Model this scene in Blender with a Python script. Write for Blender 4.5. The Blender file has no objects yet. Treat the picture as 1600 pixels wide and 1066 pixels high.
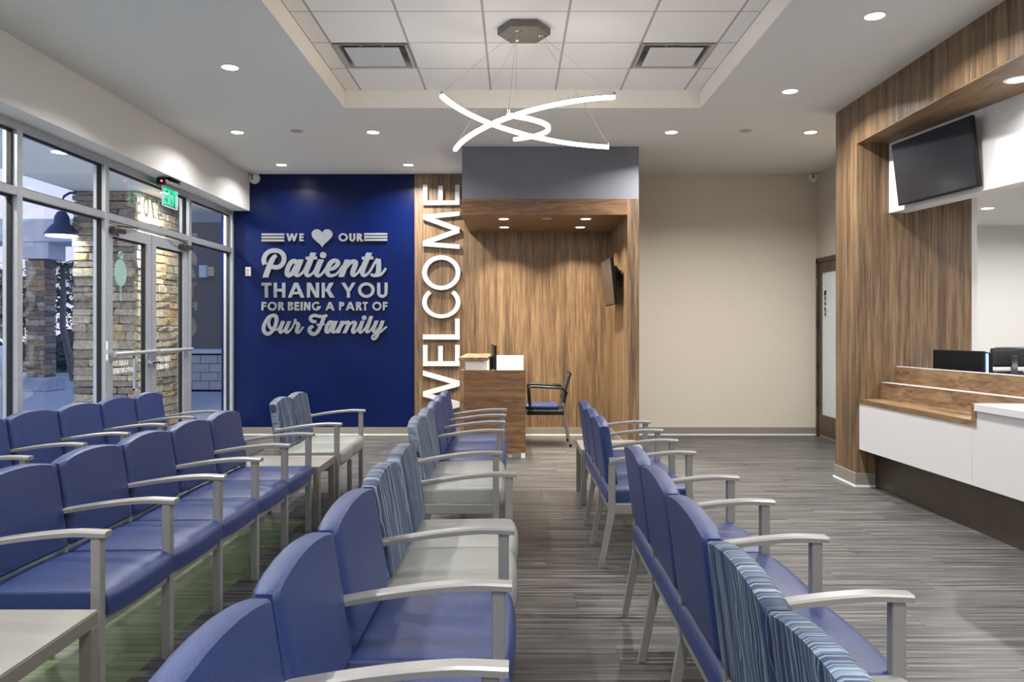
import bpy, bmesh, math, random
from mathutils import Vector, Matrix
random.seed(7)
C = bpy.context.scene.collection
SC = bpy.context.scene
R = math.radians

# ------------------------------------------------------------------ camera
F = 1222.0            # focal length in pixels of the 1600 px wide frame
CAMH = 1.44
VX, VY = 804.0, 513.0  # vanishing point in the photograph
cam_d = bpy.data.cameras.new('camera')
cam = bpy.data.objects.new('camera', cam_d); C.objects.link(cam)
cam.location = (0, 0, CAMH); cam.rotation_euler = (R(90), 0, 0)
cam_d.sensor_fit = 'HORIZONTAL'; cam_d.sensor_width = 36.0
cam_d.lens = F / 1600 * 36.0
cam_d.shift_x = -(VX - 800) / 1600; cam_d.shift_y = -(533 - VY) / 1600
cam_d.clip_start = 0.05; cam_d.clip_end = 300
SC.camera = cam

# ------------------------------------------------------------------ world (dusk sky)
w = bpy.data.worlds.new('dusk_sky'); SC.world = w; w.use_nodes = True
nt = w.node_tree; nt.nodes.clear()
out = nt.nodes.new('ShaderNodeOutputWorld'); bg = nt.nodes.new('ShaderNodeBackground')
tc = nt.nodes.new('ShaderNodeTexCoord'); sep = nt.nodes.new('ShaderNodeSeparateXYZ')
rmp = nt.nodes.new('ShaderNodeValToRGB')
nt.links.new(tc.outputs['Generated'], sep.inputs[0]); nt.links.new(sep.outputs['Z'], rmp.inputs[0])
rmp.color_ramp.elements[0].position = 0.0; rmp.color_ramp.elements[0].color = (0.72, 0.66, 0.86, 1)
rmp.color_ramp.elements[1].position = 0.7; rmp.color_ramp.elements[1].color = (0.30, 0.42, 0.75, 1)
e = rmp.color_ramp.elements.new(0.18); e.color = (0.62, 0.66, 0.92, 1)
nt.links.new(rmp.outputs[0], bg.inputs[0]); nt.links.new(bg.outputs[0], out.inputs[0])
bg.inputs[1].default_value = 0.95

SC.view_settings.view_transform = 'Standard'; SC.view_settings.look = 'None'
SC.view_settings.gamma = 1.0; SC.view_settings.use_curve_mapping = False
SC.view_settings.exposure = 0.52
DOWNLIGHT_W = 38.0
CHANDELIER_E = 20.0

# ------------------------------------------------------------------ helpers
def px(x, y, d):                      # a point of the place from its distance and its direction
    return Vector(((x - VX) / F * d, d, CAMH - (y - VY) / F * d))
def s2l(c):
    return tuple((v / 255 / 12.92) if v / 255 <= 0.04045 else ((v / 255 + 0.055) / 1.055) ** 2.4 for v in c[:3]) + (1.0,)

class N:
    def __init__(s, name):
        s.m = bpy.data.materials.new(name); s.m.use_nodes = True
        s.t = s.m.node_tree; s.t.nodes.clear()
        s.o = s.n('ShaderNodeOutputMaterial'); s.b = s.n('ShaderNodeBsdfPrincipled')
        s.l(s.b.outputs[0], s.o.inputs[0])
    def n(s, k, **kw):
        x = s.t.nodes.new(k)
        for a, v in kw.items(): setattr(x, a, v)
        return x
    def l(s, a, b): s.t.links.new(a, b)
    def set(s, **kw):
        for k, v in kw.items(): s.b.inputs[k.replace('_', ' ')].default_value = v
    def coord(s, scale=(1, 1, 1), kind='Object', loc=(0, 0, 0)):
        m = s.n('ShaderNodeMapping'); m.inputs['Scale'].default_value = scale; m.inputs['Location'].default_value = loc
        if kind == 'Position':
            g = s.n('ShaderNodeNewGeometry'); s.l(g.outputs['Position'], m.inputs[0])
        else:
            c = s.n('ShaderNodeTexCoord'); s.l(c.outputs[kind], m.inputs[0])
        return m
    def noise(s, vec, scale, detail=3, rough=0.5, dist=0.0):
        x = s.n('ShaderNodeTexNoise'); x.inputs['Scale'].default_value = scale
        x.inputs['Detail'].default_value = detail; x.inputs['Roughness'].default_value = rough
        x.inputs['Distortion'].default_value = dist
        s.l(vec, x.inputs['Vector']); return x
    def ramp(s, fac, stops):
        r = s.n('ShaderNodeValToRGB'); el = r.color_ramp.elements
        while len(el) < len(stops): el.new(0.5)
        for e_, (p, c) in zip(el, stops): e_.position = p; e_.color = s2l(c) if len(c) == 3 else c
        s.l(fac, r.inputs[0]); return r
    def bump(s, h, strength=0.2, dist=0.01):
        b = s.n('ShaderNodeBump'); b.inputs['Strength'].default_value = strength; b.inputs['Distance'].default_value = dist
        s.l(h, b.inputs['Height']); s.l(b.outputs[0], s.b.inputs['Normal']); return b

def plain(name, col, rough=0.5, metal=0.0, spec=0.5, grain=0.0, gscale=60, var=0.04):
    k = N(name)
    v = k.coord(kind='Object'); nz = k.noise(v.outputs[0], gscale, 3)
    c1 = tuple(max(0, c * (1 - var)) for c in col); c2 = tuple(min(255, c * (1 + var)) for c in col)
    r = k.ramp(nz.outputs['Fac'], [(0.3, c1), (0.7, c2)])
    k.l(r.outputs[0], k.b.inputs['Base Color'])
    k.set(Roughness=rough, Metallic=metal); k.b.inputs['Specular IOR Level'].default_value = spec
    if grain: k.bump(nz.outputs['Fac'], grain, 0.004)
    return k.m

def emit(name, col, strength):
    k = N(name); k.set(Roughness=0.4); k.b.inputs['Base Color'].default_value = s2l(col)
    k.b.inputs['Emission Color'].default_value = s2l(col); k.b.inputs['Emission Strength'].default_value = strength
    return k.m

def wood(name, grain, dark, mid, light, fine=46, rough=0.45, cath=0.0):
    k = N(name); sc = [1, 1, 1]; sc[grain] = 0.035
    v = k.coord(tuple(sc), 'Position')
    vec = v.outputs[0]
    if cath:
        v2 = k.coord((1.3 if grain == 0 else 5, 1.3 if grain == 1 else 5, 5), 'Position')
        nz = k.noise(v2.outputs[0], 1.6, 2, 0.5, 0.4)
        mul = k.n('ShaderNodeVectorMath', operation='SCALE'); mul.inputs['Scale'].default_value = cath
        k.l(nz.outputs['Color'], mul.inputs[0])
        add = k.n('ShaderNodeVectorMath', operation='ADD'); k.l(vec, add.inputs[0]); k.l(mul.outputs[0], add.inputs[1]); vec = add.outputs[0]
    a = k.noise(vec, fine, 4, 0.6); b = k.noise(vec, fine * 0.22, 2, 0.5)
    mx = k.n('ShaderNodeMath', operation='MULTIPLY_ADD'); mx.inputs[1].default_value = 0.6
    ad = k.n('ShaderNodeMath', operation='MULTIPLY'); ad.inputs[1].default_value = 0.4
    k.l(b.outputs['Fac'], ad.inputs[0]); k.l(a.outputs['Fac'], mx.inputs[0]); k.l(ad.outputs[0], mx.inputs[2])
    r = k.ramp(mx.outputs[0], [(0.36, dark), (0.48, mid), (0.62, light)])
    k.l(r.outputs[0], k.b.inputs['Base Color']); k.set(Roughness=rough)
    k.bump(a.outputs['Fac'], 0.08, 0.002)
    return k.m

def glass(name, tint=(0.95, 0.98, 0.98, 1), gain=0.9):
    k = N(name); k.t.nodes.remove(k.b)
    tr = k.n('ShaderNodeBsdfTransparent'); tr.inputs[0].default_value = tint
    gl = k.n('ShaderNodeBsdfGlossy'); gl.inputs['Roughness'].default_value = 0.01; gl.inputs['Color'].default_value = (1, 1, 1, 1)
    g = k.n('ShaderNodeNewGeometry'); dt = k.n('ShaderNodeVectorMath', operation='DOT_PRODUCT')
    k.l(g.outputs['Incoming'], dt.inputs[0]); k.l(g.outputs['Normal'], dt.inputs[1])
    ab = k.n('ShaderNodeMath', operation='ABSOLUTE'); k.l(dt.outputs['Value'], ab.inputs[0])
    om = k.n('ShaderNodeMath', operation='SUBTRACT'); om.inputs[0].default_value = 1.0; k.l(ab.outputs[0], om.inputs[1])
    pw = k.n('ShaderNodeMath', operation='POWER'); k.l(om.outputs[0], pw.inputs[0]); pw.inputs[1].default_value = 5.0
    fa = k.n('ShaderNodeMath', operation='MULTIPLY_ADD'); k.l(pw.outputs[0], fa.inputs[0]); fa.inputs[1].default_value = 0.96 * gain; fa.inputs[2].default_value = 0.04 * gain
    mx = k.n('ShaderNodeMixShader'); k.l(fa.outputs[0], mx.inputs[0]); k.l(tr.outputs[0], mx.inputs[1]); k.l(gl.outputs[0], mx.inputs[2])
    k.l(mx.outputs[0], k.o.inputs[0]); return k.m

M = {}
M['plaster'] = plain('ceiling_paint', (222, 222, 220), 0.9, grain=0.05, gscale=90, var=0.01)
M['tray'] = plain('tray_paint', (244, 239, 230), 0.9, var=0.01)
M['tile'] = plain('acoustic_tile', (243, 241, 239), 0.95, grain=0.1, gscale=160, var=0.015)
M['grid'] = plain('grid_paint', (176, 174, 172), 0.6, var=0.01)
M['white'] = plain('white_paint', (226, 225, 224), 0.75, var=0.01)
M['beige'] = plain('beige_paint', (203, 196, 182), 0.8, grain=0.05, gscale=90, var=0.015)
M['grey_paint'] = plain('slate_paint', (112, 114, 124), 0.55, var=0.02, gscale=4)
M['blue_wall'] = plain('blue_gloss', (1, 19, 70), 0.27, spec=0.28, var=0.03, gscale=3)
M['base'] = plain('grey_base', (132, 128, 120), 0.5, var=0.02)
M['white_line'] = plain('white_bead', (230, 230, 228), 0.5, var=0.01)
M['alu'] = plain('anodised_aluminium', (186, 190, 196), 0.38, 0.55, var=0.03, gscale=30)
M['rubber'] = plain('black_gasket', (14, 17, 24), 0.6)
M['silver'] = plain('silver_paint', (137, 137, 137), 0.36, 0.35, var=0.015, gscale=200)
M['chrome'] = plain('chrome', (215, 215, 218), 0.15, 1.0, var=0.01)
M['black'] = plain('black_plastic', (13, 13, 15), 0.42, spec=0.35)
M['screen'] = plain('black_glass', (44, 46, 50), 0.12, spec=0.6, var=0.02, gscale=2)
M['leather'] = plain('black_leather', (48, 51, 56), 0.38, grain=0.2, gscale=120)
M['laminate_white'] = plain('white_laminate', (212, 211, 212), 0.35, var=0.008)
M['taupe'] = plain('bronze_kick', (84, 77, 68), 0.28, 0.6, var=0.05, gscale=6)
M['table_top'] = plain('stone_laminate', (128, 125, 120), 0.45, var=0.03, gscale=200)
M['table_frame'] = plain('table_paint', (118, 113, 107), 0.45, 0.2, var=0.03)
M['sign_silver'] = plain('brushed_letter', (130, 134, 141), 0.5, 0.1, var=0.04, gscale=50)
M['sign_edge'] = plain('letter_rim', (226, 230, 236), 0.4, var=0.02)
M['sign_white'] = plain('white_letter', (214, 214, 216), 0.45, var=0.01)
M['wood_v'] = wood('walnut_vertical', 2, (70, 54, 39), (108, 85, 62), (142, 117, 88), 64)
M['wood_x'] = wood('walnut_across', 0, (78, 54, 35), (106, 76, 50), (132, 100, 70), 44, cath=0.10)
M['wood_y'] = wood('walnut_along', 1, (84, 64, 46), (122, 96, 69), (150, 123, 93), 40, cath=0.12)
M['wood_dark'] = wood('dark_door_veneer', 2, (66, 50, 36), (84, 64, 47), (100, 78, 58))
M['glass'] = glass('clear_glass')
M['acrylic'] = glass('clear_acrylic', (0.97, 0.98, 0.98, 1))
M['lamp'] = emit('lamp_lens', (255, 250, 240), 14.0)
M['tube'] = emit('led_tube', (255, 246, 236), CHANDELIER_E)

def vinyl(name, dark, light, vein):
    k = N(name); v = k.coord((1, 1, 1)); a = k.noise(v.outputs[0], 150, 6, 0.8)
    d = k.noise(v.outputs[0], 60, 2, 0.6); sc = k.n('ShaderNodeVectorMath', operation='SCALE'); sc.inputs['Scale'].default_value = 0.03
    k.l(d.outputs['Color'], sc.inputs[0]); ad = k.n('ShaderNodeVectorMath', operation='ADD'); k.l(v.outputs[0], ad.inputs[0]); k.l(sc.outputs[0], ad.inputs[1])
    w_ = k.n('ShaderNodeTexVoronoi', feature='DISTANCE_TO_EDGE'); w_.inputs['Scale'].default_value = 130
    k.l(ad.outputs[0], w_.inputs['Vector'])
    r = k.ramp(a.outputs['Fac'], [(0.3, dark), (0.7, light)])
    ln = k.ramp(w_.outputs['Distance'], [(0.0, (255, 255, 255)), (0.09, (0, 0, 0))])
    ml = k.n('ShaderNodeMath', operation='MULTIPLY'); ml.inputs[1].default_value = 0.24; k.l(ln.outputs[0], ml.inputs[0])
    mx = k.n('ShaderNodeMixRGB'); k.l(ml.outputs[0], mx.inputs[0]); k.l(r.outputs[0], mx.inputs[1]); mx.inputs[2].default_value = s2l(vein)
    k.l(mx.outputs[0], k.b.inputs['Base Color']); k.set(Roughness=0.4); k.b.inputs['Specular IOR Level'].default_value = 0.5
    k.bump(a.outputs['Fac'], 0.5, 0.002); return k.m
M['blue'] = vinyl('blue_vinyl', (11, 26, 68), (32, 52, 107), (88, 106, 156))
M['grey_vinyl'] = vinyl('grey_vinyl', (118, 120, 118), (134, 136, 133), (140, 142, 140))

def pattern():
    k = N('striped_weave')
    v0 = k.coord((0, 0, 7.0)); n0 = k.noise(k.coord((1, 9, 7.0)).outputs[0], 1.6, 1, 0.4)
    v = k.coord((0.15, 1, 0.15))
    sc = k.n('ShaderNodeVectorMath', operation='SCALE'); sc.inputs['Scale'].default_value = 0.045; k.l(n0.outputs['Color'], sc.inputs[0])
    ad = k.n('ShaderNodeVectorMath', operation='ADD'); k.l(v.outputs[0], ad.inputs[0]); k.l(sc.outputs[0], ad.inputs[1])
    st = k.n('ShaderNodeMapping'); st.inputs['Scale'].default_value = (0.05, 1, 0.05); k.l(ad.outputs[0], st.inputs[0])
    a = k.noise(st.outputs[0], 120, 2, 0.55)
    r = k.ramp(a.outputs['Fac'], [(0.33, (16, 20, 38)), (0.43, (24, 38, 68)), (0.52, (40, 62, 94)), (0.59, (94, 114, 134)), (0.62, (136, 148, 158)), (0.67, (28, 38, 64))])
    k.l(r.outputs[0], k.b.inputs['Base Color']); k.set(Roughness=0.6); k.bump(a.outputs['Fac'], 0.1, 0.001)
    return k.m
M['pattern'] = pattern()

def floor_mat(name, cols):
    k = N(name)
    oi = k.n('ShaderNodeObjectInfo'); v = k.coord((0.42, 22, 1), 'Position')
    off = k.n('ShaderNodeCombineXYZ'); ml = k.n('ShaderNodeMath', operation='MULTIPLY'); ml.inputs[1].default_value = 40
    k.l(oi.outputs['Random'], ml.inputs[0]); k.l(ml.outputs[0], off.inputs[0]); k.l(ml.outputs[0], off.inputs[2])
    ad = k.n('ShaderNodeVectorMath', operation='ADD'); k.l(v.outputs[0], ad.inputs[0]); k.l(off.outputs[0], ad.inputs[1])
    a = k.noise(ad.outputs[0], 3.2, 4, 0.62)
    r = k.ramp(a.outputs['Fac'], [(0.34, cols[0]), (0.5, cols[1]), (0.66, cols[2])])
    k.l(r.outputs[0], k.b.inputs['Base Color']); k.set(Roughness=0.4); k.b.inputs['Specular IOR Level'].default_value = 0.4
    k.bump(a.outputs['Fac'], 0.06, 0.003)
    return k.m
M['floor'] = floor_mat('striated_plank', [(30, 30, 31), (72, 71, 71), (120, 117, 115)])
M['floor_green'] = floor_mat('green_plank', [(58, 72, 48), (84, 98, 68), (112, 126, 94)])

def stone_mat():
    k = N('ledge_stone'); oi = k.n('ShaderNodeObjectInfo'); v = k.coord((1, 1, 1), 'Position')
    a = k.noise(v.outputs[0], 26, 5, 0.65); b = k.noise(v.outputs[0], 7, 3)
    r = k.ramp(oi.outputs['Random'], [(0.0, (120, 114, 108)), (0.25, (178, 168, 152)), (0.5, (208, 198, 178)), (0.7, (144, 136, 128)), (0.88, (206, 178, 138)), (1.0, (162, 152, 138))])
    mx = k.n('ShaderNodeMixRGB', blend_type='MULTIPLY'); mx.inputs[0].default_value = 0.7
    rr = k.ramp(a.outputs['Fac'], [(0.3, (120, 116, 112)), (0.7, (255, 252, 245))])
    k.l(r.outputs[0], mx.inputs[1]); k.l(rr.outputs[0], mx.inputs[2]); k.l(mx.outputs[0], k.b.inputs['Base Color'])
    k.set(Roughness=0.85); k.bump(a.outputs['Fac'], 0.6, 0.02); return k.m
M['stone'] = stone_mat()
M['mortar'] = plain('dark_mortar', (44, 42, 40), 0.95)
M['stucco'] = plain('grey_stucco', (120, 113, 100), 0.9, grain=0.3, gscale=80)
M['block'] = plain('split_block', (192, 188, 182), 0.9, grain=0.5, gscale=50, var=0.15)
M['concrete'] = plain('concrete', (176, 182, 196), 0.85, grain=0.1, gscale=8, var=0.06)
M['ext_white'] = plain('exterior_white', (214, 218, 224), 0.8)
M['shade_blue'] = plain('lamp_shade_navy', (52, 62, 88), 0.4, 0.2)
M['leaf'] = plain('leaf_green', (52, 78, 52), 0.6, var=0.3, gscale=4)
M['trunk'] = plain('palm_trunk', (132, 122, 112), 0.9, grain=0.4, gscale=30, var=0.2)
M['car'] = plain('car_paint', (28, 30, 44), 0.2)
M['mint'] = plain('mint_decal', (140, 172, 170), 0.5)
M['decal'] = plain('white_decal', (238, 240, 242), 0.5)
M['exit_green'] = emit('exit_green', (20, 190, 130), 1.0)
M['exit_plate'] = plain('exit_panel', (214, 232, 226), 0.3)
M['red_led'] = emit('red_led', (255, 60, 90), 6.0)
M['frost'] = plain('frosted_glass', (214, 224, 224), 0.5)
M['mat'] = plain('entrance_mat', (38, 38, 42), 0.95, grain=0.4, gscale=300)
M['screen_lit'] = emit('lit_screen', (150, 180, 250), 1.2)
M['mesh_black'] = plain('mesh_back', (30, 27, 25), 0.7)

class B:
    """collects shapes in one bmesh and links them as ONE mesh object"""
    def __init__(s): s.b = bmesh.new()
    def box(s, x0, x1, y0, y1, z0, z1, bev=0.0, seg=1):
        vs = [s.b.verts.new((x, y, z)) for x in (x0, x1) for y in (y0, y1) for z in (z0, z1)]
        fs = [s.b.faces.new([vs[i] for i in q]) for q in ((0, 1, 3, 2), (4, 6, 7, 5), (0, 4, 5, 1), (2, 3, 7, 6), (0, 2, 6, 4), (1, 5, 7, 3))]
        if bev:
            es = list({e_ for f in fs for e_ in f.edges})
            bmesh.ops.bevel(s.b, geom=es, offset=bev, segments=seg, affect='EDGES', profile=0.5)
        return s
    def prism(s, pts, axis, a0, a1, bev=0.0):
        """pts: 2-D outline in the two other axes (in x,y,z order), extruded along axis"""
        def mk(p, a):
            return {0: (a, p[0], p[1]), 1: (p[0], a, p[1]), 2: (p[0], p[1], a)}[axis]
        lo = [s.b.verts.new(mk(p, a0)) for p in pts]; hi = [s.b.verts.new(mk(p, a1)) for p in pts]
        fs = [s.b.faces.new(lo), s.b.faces.new(hi)]
        n = len(pts)
        for i in range(n): fs.append(s.b.faces.new((lo[i], lo[(i + 1) % n], hi[(i + 1) % n], hi[i])))
        if bev:
            es = list({e_ for f in fs[:2] for e_ in f.edges})
            bmesh.ops.bevel(s.b, geom=es, offset=bev, segments=1, affect='EDGES')
        return s
    def tube(s, path, r, seg=8, cap=True, squash=None):
        path = [Vector(p) for p in path]; rings = []
        up = Vector((0, 0, 1))
        for i, p in enumerate(path):
            t = (path[min(i + 1, len(path) - 1)] - path[max(i - 1, 0)]).normalized()
            u = up if abs(t.dot(up)) < 0.95 else Vector((0, 1, 0))
            a = t.cross(u).normalized(); b_ = a.cross(t).normalized()
            rr = r[i] if isinstance(r, (list, tuple)) else r
            ra, rb = (rr, rr) if squash is None else squash
            rings.append([s.b.verts.new(p + a * math.cos(2 * math.pi * (k + 0.5) / seg) * ra + b_ * math.sin(2 * math.pi * (k + 0.5) / seg) * rb) for k in range(seg)])
        for i in range(len(rings) - 1):
            for k in range(seg):
                s.b.faces.new((rings[i][k], rings[i][(k + 1) % seg], rings[i + 1][(k + 1) % seg], rings[i + 1][k]))
        if cap: s.b.faces.new(rings[0]); s.b.faces.new(rings[-1])
        return s
    def lathe(s, prof, o=(0, 0, 0), seg=24, axis='Z'):
        o = Vector(o); rings = []
        for r, h in prof:
            ring = []
            for k in range(seg):
                a = 2 * math.pi * k / seg; c_, s_ = r * math.cos(a), r * math.sin(a)
                ring.append(s.b.verts.new(o + Vector({'Z': (c_, s_, h), 'Y': (c_, h, s_), 'X': (h, c_, s_)}[axis])))
            rings.append(ring)
        for i in range(len(rings) - 1):
            for k in range(seg): s.b.faces.new((rings[i][k], rings[i][(k + 1) % seg], rings[i + 1][(k + 1) % seg], rings[i + 1][k]))
        s.b.faces.new(rings[0]); s.b.faces.new(rings[-1]); return s
    def strip(s, left, right, o, ux, uy, un, d0, d1, inc=0.0):
        """flat stroke between two 2-D side lines, given depth d0..d1 along un"""
        def P(p, d): return s.b.verts.new(o + ux * p[0] + uy * p[1] + un * d)
        L0 = [P(p, d0) for p in left]; R0 = [P(p, d0) for p in right]; L1 = [P(p, d1 + inc * i) for i, p in enumerate(left)]; R1 = [P(p, d1 + inc * i) for i, p in enumerate(right)]
        for i in range(len(left) - 1):
            for q in ((L1[i], R1[i], R1[i + 1], L1[i + 1]), (L0[i], L0[i + 1], R0[i + 1], R0[i]), (L0[i], L1[i], L1[i + 1], L0[i + 1]), (R0[i], R0[i + 1], R1[i + 1], R1[i])):
                s.b.faces.new(q)
        s.b.faces.new((L0[0], R0[0], R1[0], L1[0])); s.b.faces.new((L0[-1], L1[-1], R1[-1], R0[-1]))
        return s
    def mesh(s, name, mat, smooth=None):
        bmesh.ops.recalc_face_normals(s.b, faces=s.b.faces)
        me = bpy.data.meshes.new(name); s.b.to_mesh(me); s.b.free()
        if mat: me.materials.append(M[mat] if isinstance(mat, str) else mat)
        if smooth:
            for p in me.polygons: p.use_smooth = True
            me.set_sharp_from_angle(angle=R(smooth))
        return me
    def build(s, name, mat, parent=None, smooth=None, **tags):
        return link(name, s.mesh(name, mat, smooth), parent, **tags)

def link(name, me, parent=None, label=None, cat=None, group=None, kind=None, loc=None):
    o = bpy.data.objects.new(name, me); C.objects.link(o)
    if parent is not None: o.parent = parent
    if loc is not None: o.location = loc
    tag(o, label, cat, group, kind); return o
def tag(o, label=None, cat=None, group=None, kind=None):
    if label: o['label'] = label
    if cat: o['category'] = cat
    if group: o['group'] = group
    if kind: o['kind'] = kind
    return o
def empty(name, loc=(0, 0, 0), rz=0.0, label=None, cat=None, group=None, kind=None):
    o = bpy.data.objects.new(name, None); C.objects.link(o); o.empty_display_size = 0.1
    o.location = loc; o.rotation_euler = (0, 0, rz); return tag(o, label, cat, group, kind)
def copy_tree(o, parent=None):
    c = o.copy(); C.objects.link(c); c.parent = parent
    for ch in list(o.children): copy_tree(ch, c)
    return c
def lamp(name, loc, watts, size, parent, col=(1, 0.97, 0.93), spread=150, rot=(0, 0, 0)):
    d = bpy.data.lights.new(name, 'AREA'); d.shape = 'DISK'; d.size = size; d.energy = watts; d.color = col; d.spread = R(spread)
    o = bpy.data.objects.new(name, d); C.objects.link(o); o.location = loc; o.rotation_euler = rot
    if parent: o.parent = parent
    return o
# ------------------------------------------------------------------ the room shell
ZC, ZT = 3.518, 3.6885          # plaster ceiling, tile ceiling
XL, YB, Y0 = -3.78, 10.54, -3.0
TX0, TX1, TY0, TY1 = -1.606, 1.757, 2.501, 7.381
S = 'structure'

fl = B().box(-3.95, 8.6, Y0, 1.2, -0.12, 0.0).box(-3.95, 8.6, 1.2, YB, -0.12, -0.006).build('floor', 'floor', kind=S)
PW, PL = 0.235, 1.22
def planks(x0, x1, y0, y1, matname):
    bb = B().box(0, PL - 0.0015, 0, PW - 0.0015, -0.006, 0.0, 0.0)
    me = bb.mesh('plank', matname); row = 0; y = y0
    while y < y1 - 0.02:
        off = (row * 0.37 * PL) % PL
        x = x0 - off
        while x < x1 - 0.02:
            a, b_ = max(x, x0), min(x + PL, x1); wy = min(PW, y1 - y)
            if b_ - a > 0.03:
                o = link('plank', me, fl, loc=(a, y, 0)); o.scale = ((b_ - a) / PL, wy / PW, 1)
            x += PL
        y += PW; row += 1
planks(-1.58, 4.16, 1.2, YB, 'floor')
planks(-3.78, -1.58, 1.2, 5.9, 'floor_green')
B().box(-3.95, -1.58, 5.9, YB, -0.006, 0.0).build('plank', 'floor', fl)
B().box(4.16, 8.6, 1.2, 10.1, -0.006, 0.0).build('plank', 'floor', fl)

cl = B()
cl.box(-3.95, TX0, Y0, YB, ZC, 3.95).box(TX1, 4.3, Y0, YB, ZC, 3.95).box(TX0, TX1, Y0, TY0, ZC, 3.95).box(TX0, TX1, TY1, YB, ZC, 3.95).box(TX0, TX1, TY0, TY1, 3.90, 3.95)
ceil = cl.build('ceiling', 'plaster', kind=S)
t = 0.004
B().box(TX0, TX0 + t, TY0, TY1, ZC, ZT + .03).box(TX1 - t, TX1, TY0, TY1, ZC, ZT + .03).box(TX0 + t, TX1 - t, TY1 - t, TY1, ZC, ZT + .03).box(TX0 + t, TX1 - t, TY0, TY0 + t, ZC, ZT + .03).build('tray_lining', 'tray', ceil)
cols = [-1.602, -1.45, -0.838, -0.226, 0.386, 0.998, 1.600, 1.753]
rows = [TY1 - 0.004 - 0.6096 * i for i in range(9)]
tile_cache = {}
for ci in range(7):
    for ri in range(8):
        if ri == 1 and ci in (1, 5): continue
        wx, wy = cols[ci + 1] - cols[ci], rows[ri] - rows[ri + 1]
        key = (round(wx, 3), round(wy, 3))
        if key not in tile_cache:
            tile_cache[key] = B().box(0.003, wx - 0.003, 0.003, wy - 0.003, 0, 0.02, 0.003).mesh('ceiling_tile', 'tile')
        link('ceiling_tile', tile_cache[key], ceil, loc=(cols[ci], rows[ri + 1], ZT))
g = B()
for c_ in cols[1:-1]: g.box(c_ - 0.009, c_ + 0.009, TY0 + .004, TY1 - .004, ZT - 0.001, ZT + 0.012)
for r_ in rows[1:-1]: g.box(TX0 + .004, TX1 - .004, r_ - 0.006, r_ + 0.006, ZT - 0.0005, ZT + 0.0115)
g.box(TX0 + .004, TX0 + .012, TY0 + .004, TY1 - .004, ZT - .001, ZT + .012).box(TX1 - .012, TX1 - .004, TY0 + .004, TY1 - .004, ZT - .001, ZT + .012)
g.build('ceiling_grid', 'grid', ceil)

# back wall: blue part, wood part, beige part
wbl = B().box(-3.95, -1.345, YB, YB + 0.2, 0, ZC).build('wall_back_left', 'blue_wall', kind=S)
wbr = B().box(1.42, 4.3, YB, YB + 0.2, 0, ZC).build('wall_back_right', 'beige', kind=S)
wbm = B().box(-1.345, 1.42, YB, YB + 0.2, 0, ZC).build('wall_back_middle', 'beige', kind=S)
B().box(-1.345, 1.287, YB - 0.025, YB, 0.105, ZC).build('wood_panel', 'wood_v', wbm)
def baseboard(name, segs, h=0.105, dep=0.018):
    o = empty(name, kind=S); a, b_ = B(), B()
    for (x0, x1, y0, y1) in segs:
        a.box(x0, x1, y0, y1, 0.018, h)
        b_.box(x0 - (0 if x1 - x0 > .05 else .004), x1, y0 - (0.004 if x1 - x0 > .05 else 0), y1, 0.0, 0.018)
    a.build('base_strip', 'base', o); b_.build('base_bead', 'white_line', o); return o
baseboard('baseboard_back', [(-3.78, -1.345, YB - 0.02, YB), (-1.345, 1.288, YB - 0.045, YB), (1.42, 4.05, YB - 0.02, YB)])

# soffit above the storefront, wall parts above and beyond it
B().box(-3.95, -3.57, Y0, YB, 3.02, ZC).build('wall_left', 'white', kind=S)
B().box(-3.95, -3.5, Y0 - 0.2, Y0, 0, ZC).box(-3.5, 3.3, Y0 - 0.2, Y0, 0, ZC).build('wall_front', 'beige', kind=S)

# welcome alcove
B().box(-0.60, 1.42, 8.94, YB, 2.918, ZC).build('trim_1', 'grey_paint', kind=S)
tr2 = B().box(-0.612, 1.422, 8.928, YB - .026, 2.745, 2.918).box(1.288, 1.422, 8.928, YB, 0, 2.745).build('trim_2', 'wood_v', kind=S)
B().box(-0.611, 1.288, 8.932, YB - .026, 2.735, 2.745).build('soffit_panel', 'wood_x', tr2)
B().box(-0.612, 1.288, 8.926, 8.9281, 2.735, 2.918).build('header_veneer', 'wood_x', tr2)
B().box(1.28, 1.43, 8.92, 8.928, 0.018, 0.105).box(1.422, 1.43, 8.92, YB - .02, 0.018, 0.105).box(1.28, 1.288, 8.928, YB - .05, 0.018, 0.105).build('base_strip', 'base', tr2)

# reception portal
tr3 = B().box(3.105, 4.15, 7.10, 7.56, 0, ZC).box(3.105, 4.30, 1.1, 7.10, 3.125, ZC).box(3.105, 3.6, 0.7, 1.1, 0, ZC).build('trim_3', 'wood_v', kind=S)
B().box(3.107, 4.3, 1.1, 7.10, 3.115, 3.125).build('soffit_panel', 'wood_y', tr3)
B().box(3.090, 3.105, 7.085, 7.575, 0.018, 0.125).box(3.105, 3.27, 7.085, 7.10, 0.018, 0.125).box(3.105, 4.07, 7.56, 7.575, 0.018, 0.125).build('base_strip', 'base', tr3)
B().box(3.084, 3.105, 7.079, 7.58, 0.0, 0.018).box(3.105, 3.27, 7.079, 7.10, 0.0, 0.018).build('base_bead', 'white_line', tr3)
B().box(3.105, 3.3, Y0, 0.7, 0, ZC).build('wall_right', 'beige', kind=S)
bx = lambda d: 3.40 + 0.143 * (7.1 - d)
B().prism([(bx(7.099), 7.099), (bx(1.1), 1.1), (bx(1.1) + .16, 1.1), (bx(7.099) + .16, 7.099)], 2, 2.486, 3.115).build('trim_4', 'white', kind=S)

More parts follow.
